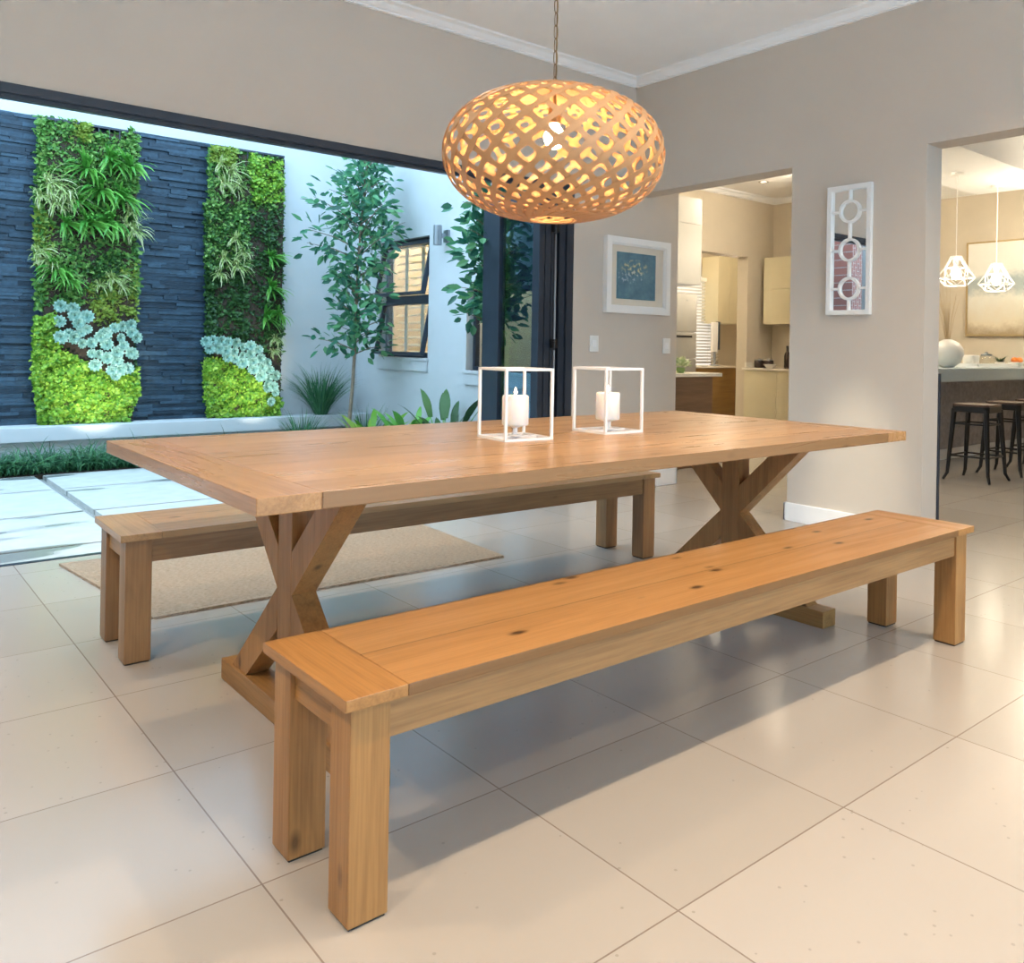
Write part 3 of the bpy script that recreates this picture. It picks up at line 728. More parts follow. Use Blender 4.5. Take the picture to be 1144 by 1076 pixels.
def candle(x, y, label):
    r = empty('candle', (x, y, TH + .0435), label, 'candle', 'lit candles on the table')
    MB().lathe([(.041, 0), (.0435, .003), (.0435, .092), (.041, .097), (.032, .0955), (.024, .091), (.004, .089)], n=32).build('wax', m_wax, r, smooth=True)
    MB().tube([(0, 0, .088), (.001, 0, .106)], .0013, 6).build('wick', m_wick, r)
    MB().lathe([(.001, .099), (.005, .104), (.0055, .108), (.0034, .115), (.0008, .122)], n=12).build('flame', m_flame, r, smooth=True)
c1 = (1.690, 2.222); c2 = (2.112, 2.228)
candle_holder(*c1, -.11, 'white wire cube candle holder on the table, left one near the folded doors')
candle(*c1, 'lit white pillar candle inside the left cube holder')
candle_holder(*c2, -.03, 'white wire cube candle holder on the table, right one under the pendant')
candle(*c2, 'lit white pillar candle inside the right cube holder')

# ------------------------------------------------------------------ wall things
p = empty('framed_picture', (4.505, YW, 1.303), 'white framed blue abstract painting on the wall above two switches', 'picture')
x0, x1, h = -.334, .334, .554
fr = MB()
def frame_ring(fr, x0, x1, z0, z1, t, ya_, yb_):
    fr.box(x0, x0 + t, ya_, yb_, z0, z1).box(x1 - t, x1, ya_, yb_, z0, z1).box(x0 + t, x1 - t, ya_, yb_, z0, z0 + t).box(x0 + t, x1 - t, ya_, yb_, z1 - t, z1)
frame_ring(fr, x0, x1, 0, h, .048, -.045, -.001)
frame_ring(fr, x0 + .046, x1 - .046, .046, h - .046, .012, -.034, -.003)
fr.build('frame', m_white, p, bevel=.002)
MB().box(x0 + .05, x1 - .05, -.018, -.004, .05, h - .05).build('mount_board', plain('ivory_mount', (.72, .66, .56), .8), p)
MB().box(-.215, .19, -.022, -.017, .105, .447).build('painting', art_mat('blue_abstract_canvas', 'blue', -.215, .19, .105, .447, 0), p)
def switch(x, z, hgt, label):
    s = empty('light_switch', (x, YW, z), label, 'switch', 'white switch plates on the wall')
    MB().box(-.041, .041, -.008, 0, -hgt / 2, hgt / 2).build('plate', m_plastic, s, bevel=.003)
    MB().box(-.018, .018, -.0125, -.0075, -.024, .024).build('rocker', m_trim, s, bevel=.001)
switch(4.093, 1.077, .115, 'white light switch under the left corner of the framed painting')
switch(4.848, 1.071, .118, 'white light switch at the wall end below right of the painting')

mr = empty('wall_mirror', (XW, 2.692, 1.263), 'narrow white framed mirror with three rings on the right wall', 'mirror')
yh, mh, xf_, xb2 = .142, .757, -.028, -.001
fr = MB(); t = .028
fr.box(xf_, xb2, -yh, -yh + t, 0, mh).box(xf_, xb2, yh - t, yh, 0, mh).box(xf_, xb2, -yh + t, yh - t, 0, t).box(xf_, xb2, -yh + t, yh - t, mh - t, mh)
fr.build('frame', m_white, mr, bevel=.002)
rg = MB()
cz = [mh * .5 - .225 + .0, mh * .5, mh * .5 + .225]; ro, ri = .068, .054
for zc_ in cz:
    vs = []; fs = []; n = 40
    for k in range(n):
        a = 2 * PI * k / n
        for rr, xx in ((ri, -.02), (ro, -.02), (ro, -.006), (ri, -.006)): vs.append((xx, rr * math.cos(a), zc_ + rr * math.sin(a)))
    for k in range(n):
        k2 = (k + 1) % n
        for q in range(4): fs.append((4 * k + q, 4 * k + (q + 1) % 4, 4 * k2 + (q + 1) % 4, 4 * k2 + q))
    rg.add(vs, fs)
    for s in (-1, 1):
        a, b = sorted((s * ro * .98, s * (yh - t + .001))); rg.box(-.02, -.006, a, b, zc_ - .006, zc_ + .006)
zz = [t - .001] + [v for c_ in cz for v in (c_ - ro * .98, c_ + ro * .98)] + [mh - t + .001]
for i in range(0, len(zz), 2): rg.box(-.02, -.006, -.006, .006, zz[i], zz[i + 1])
rg.build('ring_lattice', m_white, mr)
MB().box(-.007, -.003, -yh + t - .004, yh - t + .004, t - .004, mh - t + .004).build('mirror_glass', m_mirror, mr)

wl = empty('wall_lamp', (XC, 6.50, 2.024), 'grey cylinder wall lamp on the courtyard wall beside the tall window', 'wall lamp')
MB().lathe([(.035, -.09), (.038, -.085), (.038, .085), (.035, .09)], (-.105, 0, 0), 20).build('lamp_body', m_pot, wl, smooth=False)
MB().box(-.07, -.02, -.015, .015, -.02, .02).box(-.02, -.001, -.04, .04, -.055, .055).build('bracket', m_pot, wl, bevel=.003)

# ------------------------------------------------------------------ kitchen
def cabinet(name, loc, label, cat='cabinet'): return empty(name, loc, label, cat)
c = cabinet('wall_cabinet', (6.05, 5.6, 1.69), 'tall white cabinet above the steel fridge')
MB().box(-.45, .516, .02, .72, 0, .862).build('body', m_wcab, c)
MB().box(-.45, .516, 0, .0195, .0, .60).build('door', m_wcab, c, bevel=.002); MB().box(-.45, .516, 0, .0195, .602, .862).build('door', m_wcab, c, bevel=.002)
f = empty('fridge', (6.13, 5.66, 0), 'stainless steel fridge below the white cabinet', 'fridge')
MB().box(-.45, .45, .03, .68, .02, 1.60).build('body', m_steel, f, bevel=.004)
d = MB().box(-.45, .45, 0, .029, 1.22, 1.60).build('door', m_steel, f, bevel=.004)
d = MB().box(-.45, .45, 0, .029, .96, 1.214).build('drawer', m_steel, f, bevel=.004)
MB().box(.06, .36, -.022, -.012, 1.165, 1.185).box(.06, .075, -.013, .002, 1.165, 1.185).box(.345, .36, -.013, .002, 1.165, 1.185).build('handle', m_black, d)
MB().box(-.45, .45, 0, .029, .05, .954).build('door', m_steel, f, bevel=.004)
MB().lathe([(.012, 0), (.012, .008)], (.30, -.004, 1.53), 12).build('badge', m_pot, f)
isl = empty('kitchen_island', (5.55, 5.2, 0), 'brown veneered kitchen island behind the wall opening', 'kitchen island')
MB().box(-.55, .47, -.22, .25, 0, .804).build('body', wallnut, isl, bevel=.003)
MB().box(-.58, .57, -.25, .28, .805, .836).build('worktop', m_quartz, isl, bevel=.003)
b = empty('brown_base_cabinet', (9.05, 7.7, 0), 'tan veneered base cabinet seen through the inner kitchen opening', 'cabinet')
MB().box(-.42, .42, -.28, .3, 0, .80).build('body', wallnut2, b, bevel=.003)
MB().box(-.45, .45, -.31, .31, .801, .828).build('worktop', m_quartz, b, bevel=.002)
u = empty('scullery_wall_cabinet', (9.83, 7.88, 1.43), 'cream wall cabinet inside the inner kitchen room', 'cabinet')
MB().box(-.21, .30, .02, .31, 0, .97).build('body', m_cab, u); MB().box(-.21, .045, 0, .0195, 0, .97).build('door', m_cab, u, bevel=.002); MB().box(.049, .30, 0, .0195, 0, .97).build('door', m_cab, u, bevel=.002)
tv = empty('tabletop_screen', (9.22, 7.6, .828), 'slim white and dark upright screen on the tan cabinet', 'screen')
MB().lathe([(.07, 0), (.07, .012), (.02, .02), (.018, .20)], n=20).build('stand', m_pot, tv)
MB().box(-.065, .045, -.02, .02, .19, .60).build('panel', m_white, tv, bevel=.004); MB().box(.045, .085, -.024, .022, .22, .61).build('side_edge', m_glassgrey, tv, bevel=.003)
shutter('venetian_blind', 8.13, 8.95, 9.93, .84, 2.09, 'white venetian blind at the far scullery window', (.2, .8), m_slat, .045, axis=1)
struct('window_3', MB().box(8.9, 9.98, 8.30, 8.325, .8, 2.13), emis('self_lit_window_pane', (1.0, .98, .95), .45))  # pane emits by itself in place of daylight behind the blind
u = empty('kitchen_wall_cabinet', (8.773, 6.03, 1.375), 'cream two door wall cabinet above the dark jars', 'cabinet')
MB().box(.02, .345, -.5, .435, 0, .828).build('body', m_cab, u)
MB().box(0, .0195, -.5, .435, 0, .428).build('door', m_cab, u, bevel=.002); MB().box(0, .0195, -.5, .435, .432, .828).build('door', m_cab, u, bevel=.002)
u = empty('kitchen_base_cabinet', (8.50, 6.0, 0), 'cream base cabinet with pale worktop below the wall cabinet', 'cabinet')
MB().box(.04, .61, -.56, .55, .0, .806).build('body', m_cab, u)
MB().box(.02, .0395, .078, .55, .06, .80).build('door', m_cab, u, bevel=.002); MB().box(.02, .0395, -.56, .074, .06, .80).build('door', m_cab, u, bevel=.002)
MB().box(0, .615, -.56, .575, .807, .834).build('worktop', m_quartz, u, bevel=.002)
MB().box(.06, .615, .558, .576, .835, .90).build('upstand', m_quartz, u)
def jar(x, y, label):
    j = empty('storage_jar', (x, y, .834), label, 'jar', 'dark jars on the kitchen worktop')
    MB().lathe([(.055, 0), (.062, .01), (.062, .085), (.056, .092)], n=24).build('body', m_kettle, j, smooth=True)
    MB().lathe([(.060, .092), (.060, .108), (.02, .112), (.012, .122)], n=24).build('lid', m_steel, j, smooth=False)
jar(8.70, 6.46, 'dark brown storage jar at the left end of the worktop'); jar(8.70, 6.32, 'dark brown storage jar right behind the small white bowl')
o = MB().lathe([(.03, 0), (.035, .004), (.075, .045), (.078, .05), (.070, .046), (.03, .012), (.002, .010)], (8.57, 6.21, .834), 28).build('bowl', m_ceramic, smooth=True); tag(o, 'small white bowl on the worktop in front of the dark jars', 'bowl')
bt = empty('bottle', (8.70, 6.05, .834), 'tall dark bottle at the right end of the worktop', 'bottle')
MB().lathe([(.035, 0), (.038, .006), (.038, .15), (.03, .18), (.014, .205), (.013, .25)], n=20).build('body', m_kettle, bt, smooth=True); MB().lathe([(.015, .25), (.015, .275)], n=16).build('cap', m_black, bt)
pl = empty('leafy_bunch', (5.70, 5.08, .836), 'small pale green leafy bunch on the kitchen island', 'plant')
w = MB()
for k in range(170):
    a = R.uniform(0, 2 * PI); el = R.uniform(.1, 1.4); d_ = Vector((math.cos(a) * math.cos(el), math.sin(a) * math.cos(el), math.sin(el)))
    w.leaf(d_ * R.uniform(.02, .07) + Vector((0, 0, .05)), d_ + Vector((R.uniform(-.5, .5), R.uniform(-.5, .5), R.uniform(-.2, .4))), (R.uniform(-1, 1), R.uniform(-1, 1), 1), R.uniform(.03, .05), R.uniform(.015, .028))
w.build('foliage', leafmat('pale_green_leaves', [(.35, .48, .22), (.62, .70, .45), (.80, .82, .66)]), pl)
MB().lathe([(.03, 0), (.04, .02), (.035, .05)], n=16).build('stems', leafmat('green_stems', [(.25, .4, .12), (.35, .5, .2)]), pl)
dl = empty('kitchen_downlight', (8.04, 5.95, 2.985), 'small recessed round downlight in the kitchen ceiling', 'ceiling light')
MB().lathe([(.035, -.006), (.06, -.006), (.06, .0), (.035, 0)], n=24, caps=False).build('ring', m_steel, dl); MB().lathe([(.034, -.004), (.034, -.002)], n=20).build('lens', emis('lit_lens', (1, .85, .6), 3.0), dl)

# ------------------------------------------------------------------ bar room
SY0, SZ = 3.50, .915
bc = empty('bar_counter', (8.7, 3.85, 0), 'grey bar counter with a thick pale slab top and textured front', 'bar counter')
MB().box(-1.75, 1.75, SY0 - 3.85, .50, SZ - .118, SZ).build('worktop', m_bar, bc, bevel=.006)
MB().box(-1.70, 1.75, .10, .45, .10, SZ - .118).build('front_panel', m_panelgrey, bc)
MB().box(-1.70, 1.75, .085, .45, 0, .10).build('plinth', m_trim, bc)
def stool_parts(r):
    sh = .612; st = .148; fb = .178
    MB().prism([(-st, -st + .03), (-st + .03, -st), (st - .03, -st), (st, -st + .03), (st, st - .03), (st - .03, st), (-st + .03, st), (-st, st - .03)], 2, sh + .004, sh + .022).build('seat', wood('stool_dark_wood', 0, (.16, .09, .06), (.10, .055, .035), (.05, .03, .02), knots=0, rough=.4) if 'sw' not in MATS else MATS['sw'], r, bevel=.003)
    MB().prism([(-st - .003, -st + .03), (-st + .03, -st - .003), (st - .03, -st - .003), (st + .003, -st + .03), (st + .003, st - .03), (st - .03, st + .003), (-st + .03, st + .003), (-st - .003, st - .03)], 2, sh - .045, sh + .005).build('seat_skirt', m_black, r, bevel=.004)
    for sx in (-1, 1):
        for sy in (-1, 1):
            a = Vector((sx * (st - .018), sy * (st - .018), sh - .02)); b = Vector((sx * fb * .93, sy * fb * .93, .06)); e = Vector((sx * (fb + .012), sy * (fb + .012), .004))
            MB().tube([a, a.lerp(b, .5), b, e], [.024, .021, .015, .011], 6).build('leg', m_black, r, smooth=False)
    for z, t_ in ((.205, .163), (.47, .142)):
        rg = MB()
        k = fb * .93 + (st - .018 - fb * .93) * (z - .06) / (sh - .08)
        for s in (-1, 1):
            rg.box(-k, k, s * k - .004, s * k + .004, z - .007, z + .007); rg.box(s * k - .004, s * k + .004, -k, k, z - .007, z + .007)
        rg.build('foot_rail', m_black, r)
MATS['sw'] = wood('stool_dark_wood', 0, (.16, .09, .06), (.10, .055, .035), (.05, .03, .02), knots=0, rough=.4)
s1 = empty('bar_stool', (7.19, 3.13, 0), 'black metal bar stool nearest the white doorpost', 'stool', 'black bar stools at the counter'); stool_parts(s1)
s2 = copy_tree(s1); s2.location = (7.82, 3.13, 0); s2['label'] = 'black metal bar stool second from the doorpost'
s3 = copy_tree(s1); s3.location = (8.45, 3.13, 0); s3['label'] = 'black metal bar stool third from the doorpost, mostly cut by the photo edge'
v = empty('vase', (8.07, 3.80, SZ), 'round white vase holding tall bare twigs on the bar counter', 'vase')
MB().lathe([(.05, 0), (.06, .006), (.115, .05), (.145, .12), (.14, .18), (.10, .235), (.05, .262), (.035, .27), (.03, .262)], n=32).build('body', m_ceramic, v, smooth=True)
w = MB()
for k in range(22):
    a = R.uniform(0, 2 * PI); sp = R.uniform(.03, .16)
    w.tube([(.01 * math.cos(a), .01 * math.sin(a), .2), (sp * .5 * math.cos(a), sp * .5 * math.sin(a), .48), (sp * math.cos(a) + R.uniform(-.02, .02), sp * math.sin(a), R.uniform(.62, .80))], [.003, .0025, .001], 4)
w.build('twigs', plain('dry_twigs', (.55, .43, .27), .8), v)
tr = empty('serving_tray', (9.2, 3.90, SZ), 'long white tray under the jars on the bar counter', 'tray')
MB().box(-.5, .6, -.12, .12, 0, .012).box(-.5, .6, -.12, -.108, .012, .035).box(-.5, .6, .108, .12, .012, .035).box(-.5, -.488, -.12, .12, .012, .035).box(.588, .6, -.12, .12, .012, .035).build('body', m_white, tr, bevel=.002)
o = MB().lathe([(.06, 0), (.075, .01), (.08, .10), (.078, .11), (.07, .10), (.06, .012), (.002, .01)], (8.80, 3.90, SZ + .0125), 28).build('cup', m_ceramic, smooth=True); tag(o, 'plain white cup on the bar tray beside the vase', 'cup')
gj = empty('glass_jar', (9.16, 3.90, SZ + .0125), 'round lidded glass jar on the bar tray', 'jar')
MB().lathe([(.05, 0), (.075, .02), (.082, .06), (.07, .095), (.05, .105)], n=28).build('body', glass('clear_jar_glass', (.93, .93, .90)), gj, smooth=True); MB().lathe([(.055, .105), (.055, .12), (.015, .128), (.015, .145)], n=24).build('lid', m_pot, gj)
pp = empty('small_plant', (9.50, 3.90, SZ + .0125), 'small dark green plant in a low pot on the bar tray', 'plant')
MB().lathe([(.04, 0), (.05, .04), (.045, .04)], n=20).build('pot', m_ceramic, pp, smooth=False)
w = MB()
for k in range(60):
    a = R.uniform(0, 2 * PI); w.blade((0, 0, .035), (math.cos(a) * .7, math.sin(a) * .7, R.uniform(.3, 1)), (0, 0, 1), R.uniform(.06, .13), .012, .8, 3)
w.build('foliage', leafmat('dark_pot_leaves', [(.03, .07, .03), (.08, .14, .05)]), pp)
fb_ = empty('fruit_bowl', (9.70, 3.82, SZ + .0125), 'small bowl of orange fruit at the right end of the bar tray', 'bowl')
MB().lathe([(.04, 0), (.075, .03), (.08, .04), (.07, .036), (.04, .01), (.002, .008)], n=24).build('body', m_ceramic, fb_, smooth=True)
mo = plain('orange_peel', (.75, .22, .04), .45, noise=.1)
for k, (ax_, ay_) in enumerate(((-.035, 0), (.03, .02), (.0, -.04))):
    o = MB().lathe([(.004, -.034), (.02, -.028), (.033, -.008), (.033, .010), (.02, .028), (.004, .033)], (9.70 + ax_, 3.82 + ay_, SZ + .072), 16).build('orange', mo, smooth=True)
    tag(o, 'orange fruit piled in the small bowl on the bar tray', 'fruit', 'oranges in the bowl')
ca = empty('canvas_painting', (10.5, 4.14, 1.285), 'large pale abstract seascape canvas on the bar wall', 'picture')
MB().box(-.035, -.001, -.55, .55, 0, 1.10).build('canvas', art_mat('pale_abstract_canvas', 'sea', -.55, .55, 0, 1.10, 1), ca)
fr = MB(); t = .02
fr.box(-.045, -.001, -.57, -.55, -.02, 1.12).box(-.045, -.001, .55, .57, -.02, 1.12).box(-.045, -.001, -.55, .55, -.02, 0).box(-.045, -.001, -.55, .55, 1.10, 1.12); fr.build('frame', m_gold, ca)
m_bulb2 = emis('bar_bulb', (1.0, .88, .66), 40.0)
m_wire = plain('white_wire', (.9, .88, .84), .4)
def cage(loc, label):
    r = empty('cage_pendant', loc, label, 'lamp', 'white wire cage pendants over the bar')
    rings = [(.05, .155, 6, 0), (.115, .045, 6, .5), (.178, -.06, 6, 0), (.11, -.135, 6, .5)]
    P = [[(q * math.cos(2 * PI * (k + o_) / n), q * math.sin(2 * PI * (k + o_) / n), z) for k in range(n)] for q, z, n, o_ in rings]
    w = MB(); rr = .0055
    for ri_, ring in enumerate(P):
        for k in range(6):
            if ri_ in (0, 2, 3, 1): w.tube([ring[k], ring[(k + 1) % 6]], rr, 5)
            if ri_ < 3:
                nx = P[ri_ + 1]; o1 = 0 if rings[ri_][3] == 0 else 1
                w.tube([ring[k], nx[k if o1 == 0 else (k + 1) % 6]], rr, 5); w.tube([ring[k], nx[(k - 1) % 6 if o1 == 0 else k]], rr, 5)
    w.build('cage', m_wire, r)
    MB().lathe([(.005, -.075), (.035, -.06), (.047, -.02), (.04, .02), (.02, .05), (.016, .06)], n=16).build('bulb', m_bulb2, r, smooth=True)
    MB().lathe([(.017, .06), (.02, .11), (.05, .155), (.006, .16)], n=16).build('socket', m_wire, r)
    MB().tube([(0, 0, .155), (0, 0, 2.85 - loc[2])], .004, 6).build('cord', m_wire, r)
    MB().lathe([(.06, 2.85 - loc[2] - .025), (.06, 2.85 - loc[2])], n=20).build('ceiling_rose', m_wire, r)
pz = at(1068, 304, 1, 3.9); cage((pz.x, 3.9, pz.z), 'glowing white wire cage pendant nearest the white doorpost')
pz2 = at(1113, 311, 1, 3.9); cage((pz2.x, 3.9, pz2.z), 'glowing white wire cage pendant in front of the seascape canvas')

# ------------------------------------------------------------------ vertical gardens
lv_mid = leafmat('mid_green_leaves', [(.04, .14, .03), (.09, .26, .05), (.18, .38, .08), (.28, .46, .13)])
lv_dark = leafmat('dark_green_leaves', [(.015, .055, .02), (.04, .12, .03), (.08, .19, .05)])
lv_lime_uplit = leafmat('lime_and_uplit_leaves', [(.12, .34, .03), (.28, .52, .05), (.48, .68, .10), (.08, .26, .03), (.34, .58, .07)])  # lime leaf green, brightened to hold the uplit glow of the panel bottoms
lv_yel = leafmat('yellow_green_leaves', [(.22, .32, .04), (.32, .42, .07), (.16, .28, .04)])
lv_strap = leafmat('bright_strap_leaves', [(.07, .28, .04), (.15, .44, .07), (.26, .56, .12)])
lv_var = leafmat('variegated_grass_leaves', [(.26, .40, .09), (.55, .62, .28), (.72, .74, .45), (.36, .50, .14)])
lv_succ = leafmat('blue_green_succulent', [(.18, .37, .31), (.30, .52, .44), (.42, .62, .54)], trans=.05)
lv_tree = leafmat('sapling_leaves', [(.018, .10, .065), (.045, .19, .11), (.09, .30, .15), (.17, .42, .18)], rough=.35, trans=.35)
lv_grass = leafmat('border_grass_blades', [(.022, .10, .05), (.05, .18, .08), (.11, .30, .12)])
YP = YS - .085
def panel_leaf_patch(name, poly, n, mat, parent, label, ln, wd_, depth=.07, droop=-.2):
    """fill polygon (photo pixels on the panel plane) with small leaves that stand off the panel"""
    P = [at(u, v_, 1, YP) for u, v_ in poly]; P = [(q.x, q.z) for q in P]
    xs_ = [q[0] for q in P]; zs_ = [q[1] for q in P]
    def inside(x, z):
        c_ = False
        for i in range(len(P)):
            (x1_, z1_), (x2_, z2_) = P[i], P[i - 1]
            if (z1_ > z) != (z2_ > z) and x < (x2_ - x1_) * (z - z1_) / (z2_ - z1_) + x1_: c_ = not c_
        return c_
    w = MB(); k = 0; n = int(n * 2.3); ln = (ln[0] * .95, ln[1] * 1.05); wd_ = (wd_[0] * 1.15, wd_[1] * 1.15)
    while k < n:
        x, z = R.uniform(min(xs_), max(xs_)), R.uniform(min(zs_), max(zs_))
        if not inside(x, z): continue
        k += 1
        lump = .5 + .5 * math.sin(x * 23 + 1.7 * math.sin(z * 19)) * math.sin(z * 21 + math.sin(x * 17))
        y = YP + .03 - depth * (R.random() ** .6) * (.35 + .65 * lump)
        a = R.uniform(0, 2 * PI)
        d_ = Vector((math.cos(a) * .8, -R.uniform(.2, .9), math.sin(a) * .7 + droop))
        w.leaf((x, y, z), d_, (R.uniform(-.4, .4), -1, R.uniform(.1, .9)), R.uniform(*ln), R.uniform(*wd_))
    o = w.build(name, mat, parent); o['kind'] = 'stuff'; o['label'] = label
    # keep the mesh in world coordinates although it hangs on its panel
    o.matrix_parent_inverse = parent.matrix_basis.inverted()
    return o
def garden(px0, px1, pxt, pxb, label):
    a = at(px0, pxb, 1, YS); b = at(px1, pxt, 1, YS)
    g = empty('vertical_garden', (a.x, YS - .03, .34), label, 'vertical garden')
    wdt = b.x - a.x; top = 2.86 - .34
    MB().box(.02, wdt - .02, -.075, 0, 0, top - .05).build('felt_backing', m_soil, g)
    fr = MB(); t = .018
    fr.box(.01, t, -.04, 0, 0, top).box(wdt - t, wdt - .01, -.04, 0, 0, top).box(t, wdt - t, -.085, 0, top - t, top).box(t, wdt - t, -.085, 0, 0, t)
    for k in range(1, 9): fr.box(wdt * k / 9 - .004, wdt * k / 9 + .004, -.08, 0, top - .09, top)
    fr.build('frame', m_dark, g)
    return g
g1 = garden(41, 153, 140, 472, 'tall planted wall panel, left of the two, with spiky green straps')
g2 = garden(231, 315, 170, 466, 'narrower planted wall panel, right of the two, next to the sapling')
PLP = panel_leaf_patch
PLP('foliage', [(42, 130), (80, 134), (98, 150), (132, 148), (152, 146), (152, 215), (120, 205), (80, 205), (40, 215)], 1500, lv_mid, g1, 'fine mid green foliage', (.035, .06), (.018, .03))
PLP('foliage', [(84, 137), (100, 141), (98, 158), (82, 156)], 110, lv_yel, g1, 'yellow green tuft', (.03, .05), (.02, .03), .10)
PLP('foliage', [(40, 210), (150, 200), (154, 330), (40, 345)], 1900, lv_mid, g1, 'dense mid green foliage', (.035, .06), (.018, .032))
PLP('foliage', [(40, 225), (62, 250), (60, 300), (40, 300)], 260, lv_yel, g1, 'yellow green foliage', (.03, .055), (.02, .03))
PLP('foliage', [(95, 290), (140, 285), (135, 320), (100, 322)], 320, lv_dark, g1, 'dark foliage patch', (.04, .06), (.02, .03))
PLP('foliage', [(95, 320), (153, 290), (152, 358), (115, 372), (98, 350)], 800, lv_yel, g1, 'olive moss-like foliage', (.022, .04), (.016, .025), .09)
PLP('foliage', [(60, 335), (100, 340), (152, 360), (153, 415), (90, 415), (62, 390)], 500, lv_dark, g1, 'dark foliage between the succulents', (.03, .05), (.015, .025), .04)
PLP('foliage', [(38, 355), (62, 350), (66, 390), (120, 418), (153, 412), (154, 440), (138, 474), (44, 476), (36, 420)], 4200, lv_lime_uplit, g1, 'small leaved lime foliage, uplight glow put into its colour', (.025, .042), (.016, .028), .12)
PLP('foliage', [(232, 165), (314, 176), (317, 235), (232, 240)], 1000, lv_mid, g2, 'mid green foliage', (.03, .05), (.018, .03))
PLP('foliage', [(275, 172), (313, 180), (316, 225), (282, 228)], 750, lv_lime_uplit, g2, 'round leaved lime foliage', (.025, .04), (.022, .032), .10)
PLP('foliage', [(236, 164), (262, 168), (260, 185), (236, 182)], 240, lv_yel, g2, 'yellow green tuft', (.03, .05), (.02, .03), .1)
PLP('foliage', [(229, 228), (275, 232), (276, 385), (230, 388)], 2600, lv_dark, g2, 'small dark round leaves', (.028, .042), (.022, .034), .08)
PLP('foliage', [(275, 228), (315, 230), (314, 395), (274, 390)], 1300, lv_dark, g2, 'dark foliage down the right side', (.035, .055), (.018, .028), .07)
PLP('foliage', [(229, 225), (275, 232), (278, 300), (230, 300)], 900, lv_mid, g2, 'mid green foliage', (.03, .045), (.02, .032), .09)
PLP('foliage', [(228, 372), (312, 375), (312, 440), (228, 400)], 500, lv_dark, g2, 'dark foliage between the succulents', (.03, .05), (.015, .025), .04)
PLP('foliage', [(228, 402), (258, 400), (305, 442), (312, 445), (310, 467), (231, 466), (227, 430)], 2700, lv_lime_uplit, g2, 'small leaved lime foliage, uplight glow put into its colour', (.025, .042), (.016, .028), .11)

def clump_mesh(name, n, ln, wd_, mat, droop, spread, seed):
    rr = random.Random(seed); w = MB()
    for k in range(n):
        a = rr.uniform(0, 2 * PI); s_ = rr.uniform(.2, 1) * spread
        d_ = Vector((math.cos(a) * s_, -rr.uniform(.35, .9), math.sin(a) * s_ + .35))
        w.blade((rr.uniform(-.02, .02), 0, rr.uniform(-.02, .02)), d_, (rr.uniform(-.3, .3), -.4, 1), rr.uniform(*ln), rr.uniform(*wd_), droop, 6)
    return w.build(name, mat)
def place(proto, u, v_, scale=1.0, used=None, label=None, dy=0.0):
    p_ = at(u, v_, 1, YP - .05 + dy)
    o = proto if not proto.get('placed') else proto.copy()
    if o is not proto: col.objects.link(o)
    proto['placed'] = 1
    o.location = p_; o.rotation_euler = (R.uniform(-.15, .15), R.uniform(-.5, .5), R.uniform(-.4, .4)); o.scale = (scale,) * 3
    if label: o['label'] = label
    return o
st = clump_mesh('strap_plant', 26, (.15, .30), (.024, .036), lv_strap, 1.2, 1.0, 3)
tag(st, 'x', 'plant', 'bright strappy plants on the planted panels')
for u, v_, s_ in ((96, 188, 1.0), (122, 178, .95), (146, 186, 1.0), (112, 212, 1.05), (136, 220, 1.0), (86, 225, .8), (100, 248, 1.0), (124, 246, 1.0), (74, 250, .8)):
    place(st, u, v_, s_, label='bright green strappy plant in the upper middle of the left planted panel')
for u, v_, s_ in ((62, 300, .9), (76, 312, .75)): place(st, u, v_, s_, label='bright green strappy plant just above the blue rosettes of the left planted panel')
for u, v_, s_ in ((304, 288, .75), (303, 322, .85), (296, 355, .9), (311, 350, .7)): place(st, u, v_, s_, label='bright green strappy plant down the right side of the right planted panel')
va = clump_mesh('variegated_grass', 36, (.11, .24), (.010, .016), lv_var, 1.6, 1.0, 5)
tag(va, 'x', 'plant', 'variegated grasses on the planted panels')
for u, v_, s_ in ((56, 205, 1.1), (70, 212, 1.1), (46, 218, .9), (62, 226, 1.0), (78, 222, .9)): place(va, u, v_, s_, label='pale striped grass clump at the upper left of the left planted panel')
for u, v_, s_ in ((146, 238, .9), (150, 258, 1.0), (142, 250, .8)): place(va, u, v_, s_, label='pale striped grass clump on the right edge of the left planted panel')
for u, v_, s_ in ((44, 282, .9), (52, 290, .9)): place(va, u, v_, s_, label='pale striped grass clump on the left edge of the left planted panel, halfway down')
for u, v_, s_ in ((126, 312, .9), (136, 320, .7), (112, 318, .6)): place(va, u, v_, s_, label='pale striped grass clump above the rosettes of the left planted panel')
for u, v_, s_ in ((246, 185, .9), (258, 192, 1.0), (250, 204, .9), (264, 208, .8)): place(va, u, v_, s_, label='pale striped grass clump at the top of the right planted panel')
for u, v_, s_ in ((262, 268, .9), (250, 290, .9), (264, 298, 1.0), (272, 282, .7), (246, 306, .7)): place(va, u, v_, s_, label='pale striped grass clump in the middle of the right planted panel')
for u, v_, s_ in ((308, 378, .7), (306, 392, .6)): place(va, u, v_, s_, label='pale striped grass clump low on the right edge of the right planted panel')
w = MB()
for ring, (cnt, rad, el) in enumerate(((11, .062, .25), (9, .05, .6), (7, .036, .95), (5, .02, 1.25))):
    for k in range(cnt):
        a = 2 * PI * (k + .5 * (ring % 2)) / cnt
        d_ = Vector((math.cos(a) * math.cos(el), -math.sin(el), math.sin(a) * math.cos(el)))
        n_ = Vector((math.cos(a) * -.4, -1, math.sin(a) * -.4))
        w.leaf(d_ * .006, d_, n_, rad, rad * .55 + .006)
ros = w.build('succulent_rosette', lv_succ, None)
tag(ros, 'x', 'succulent')
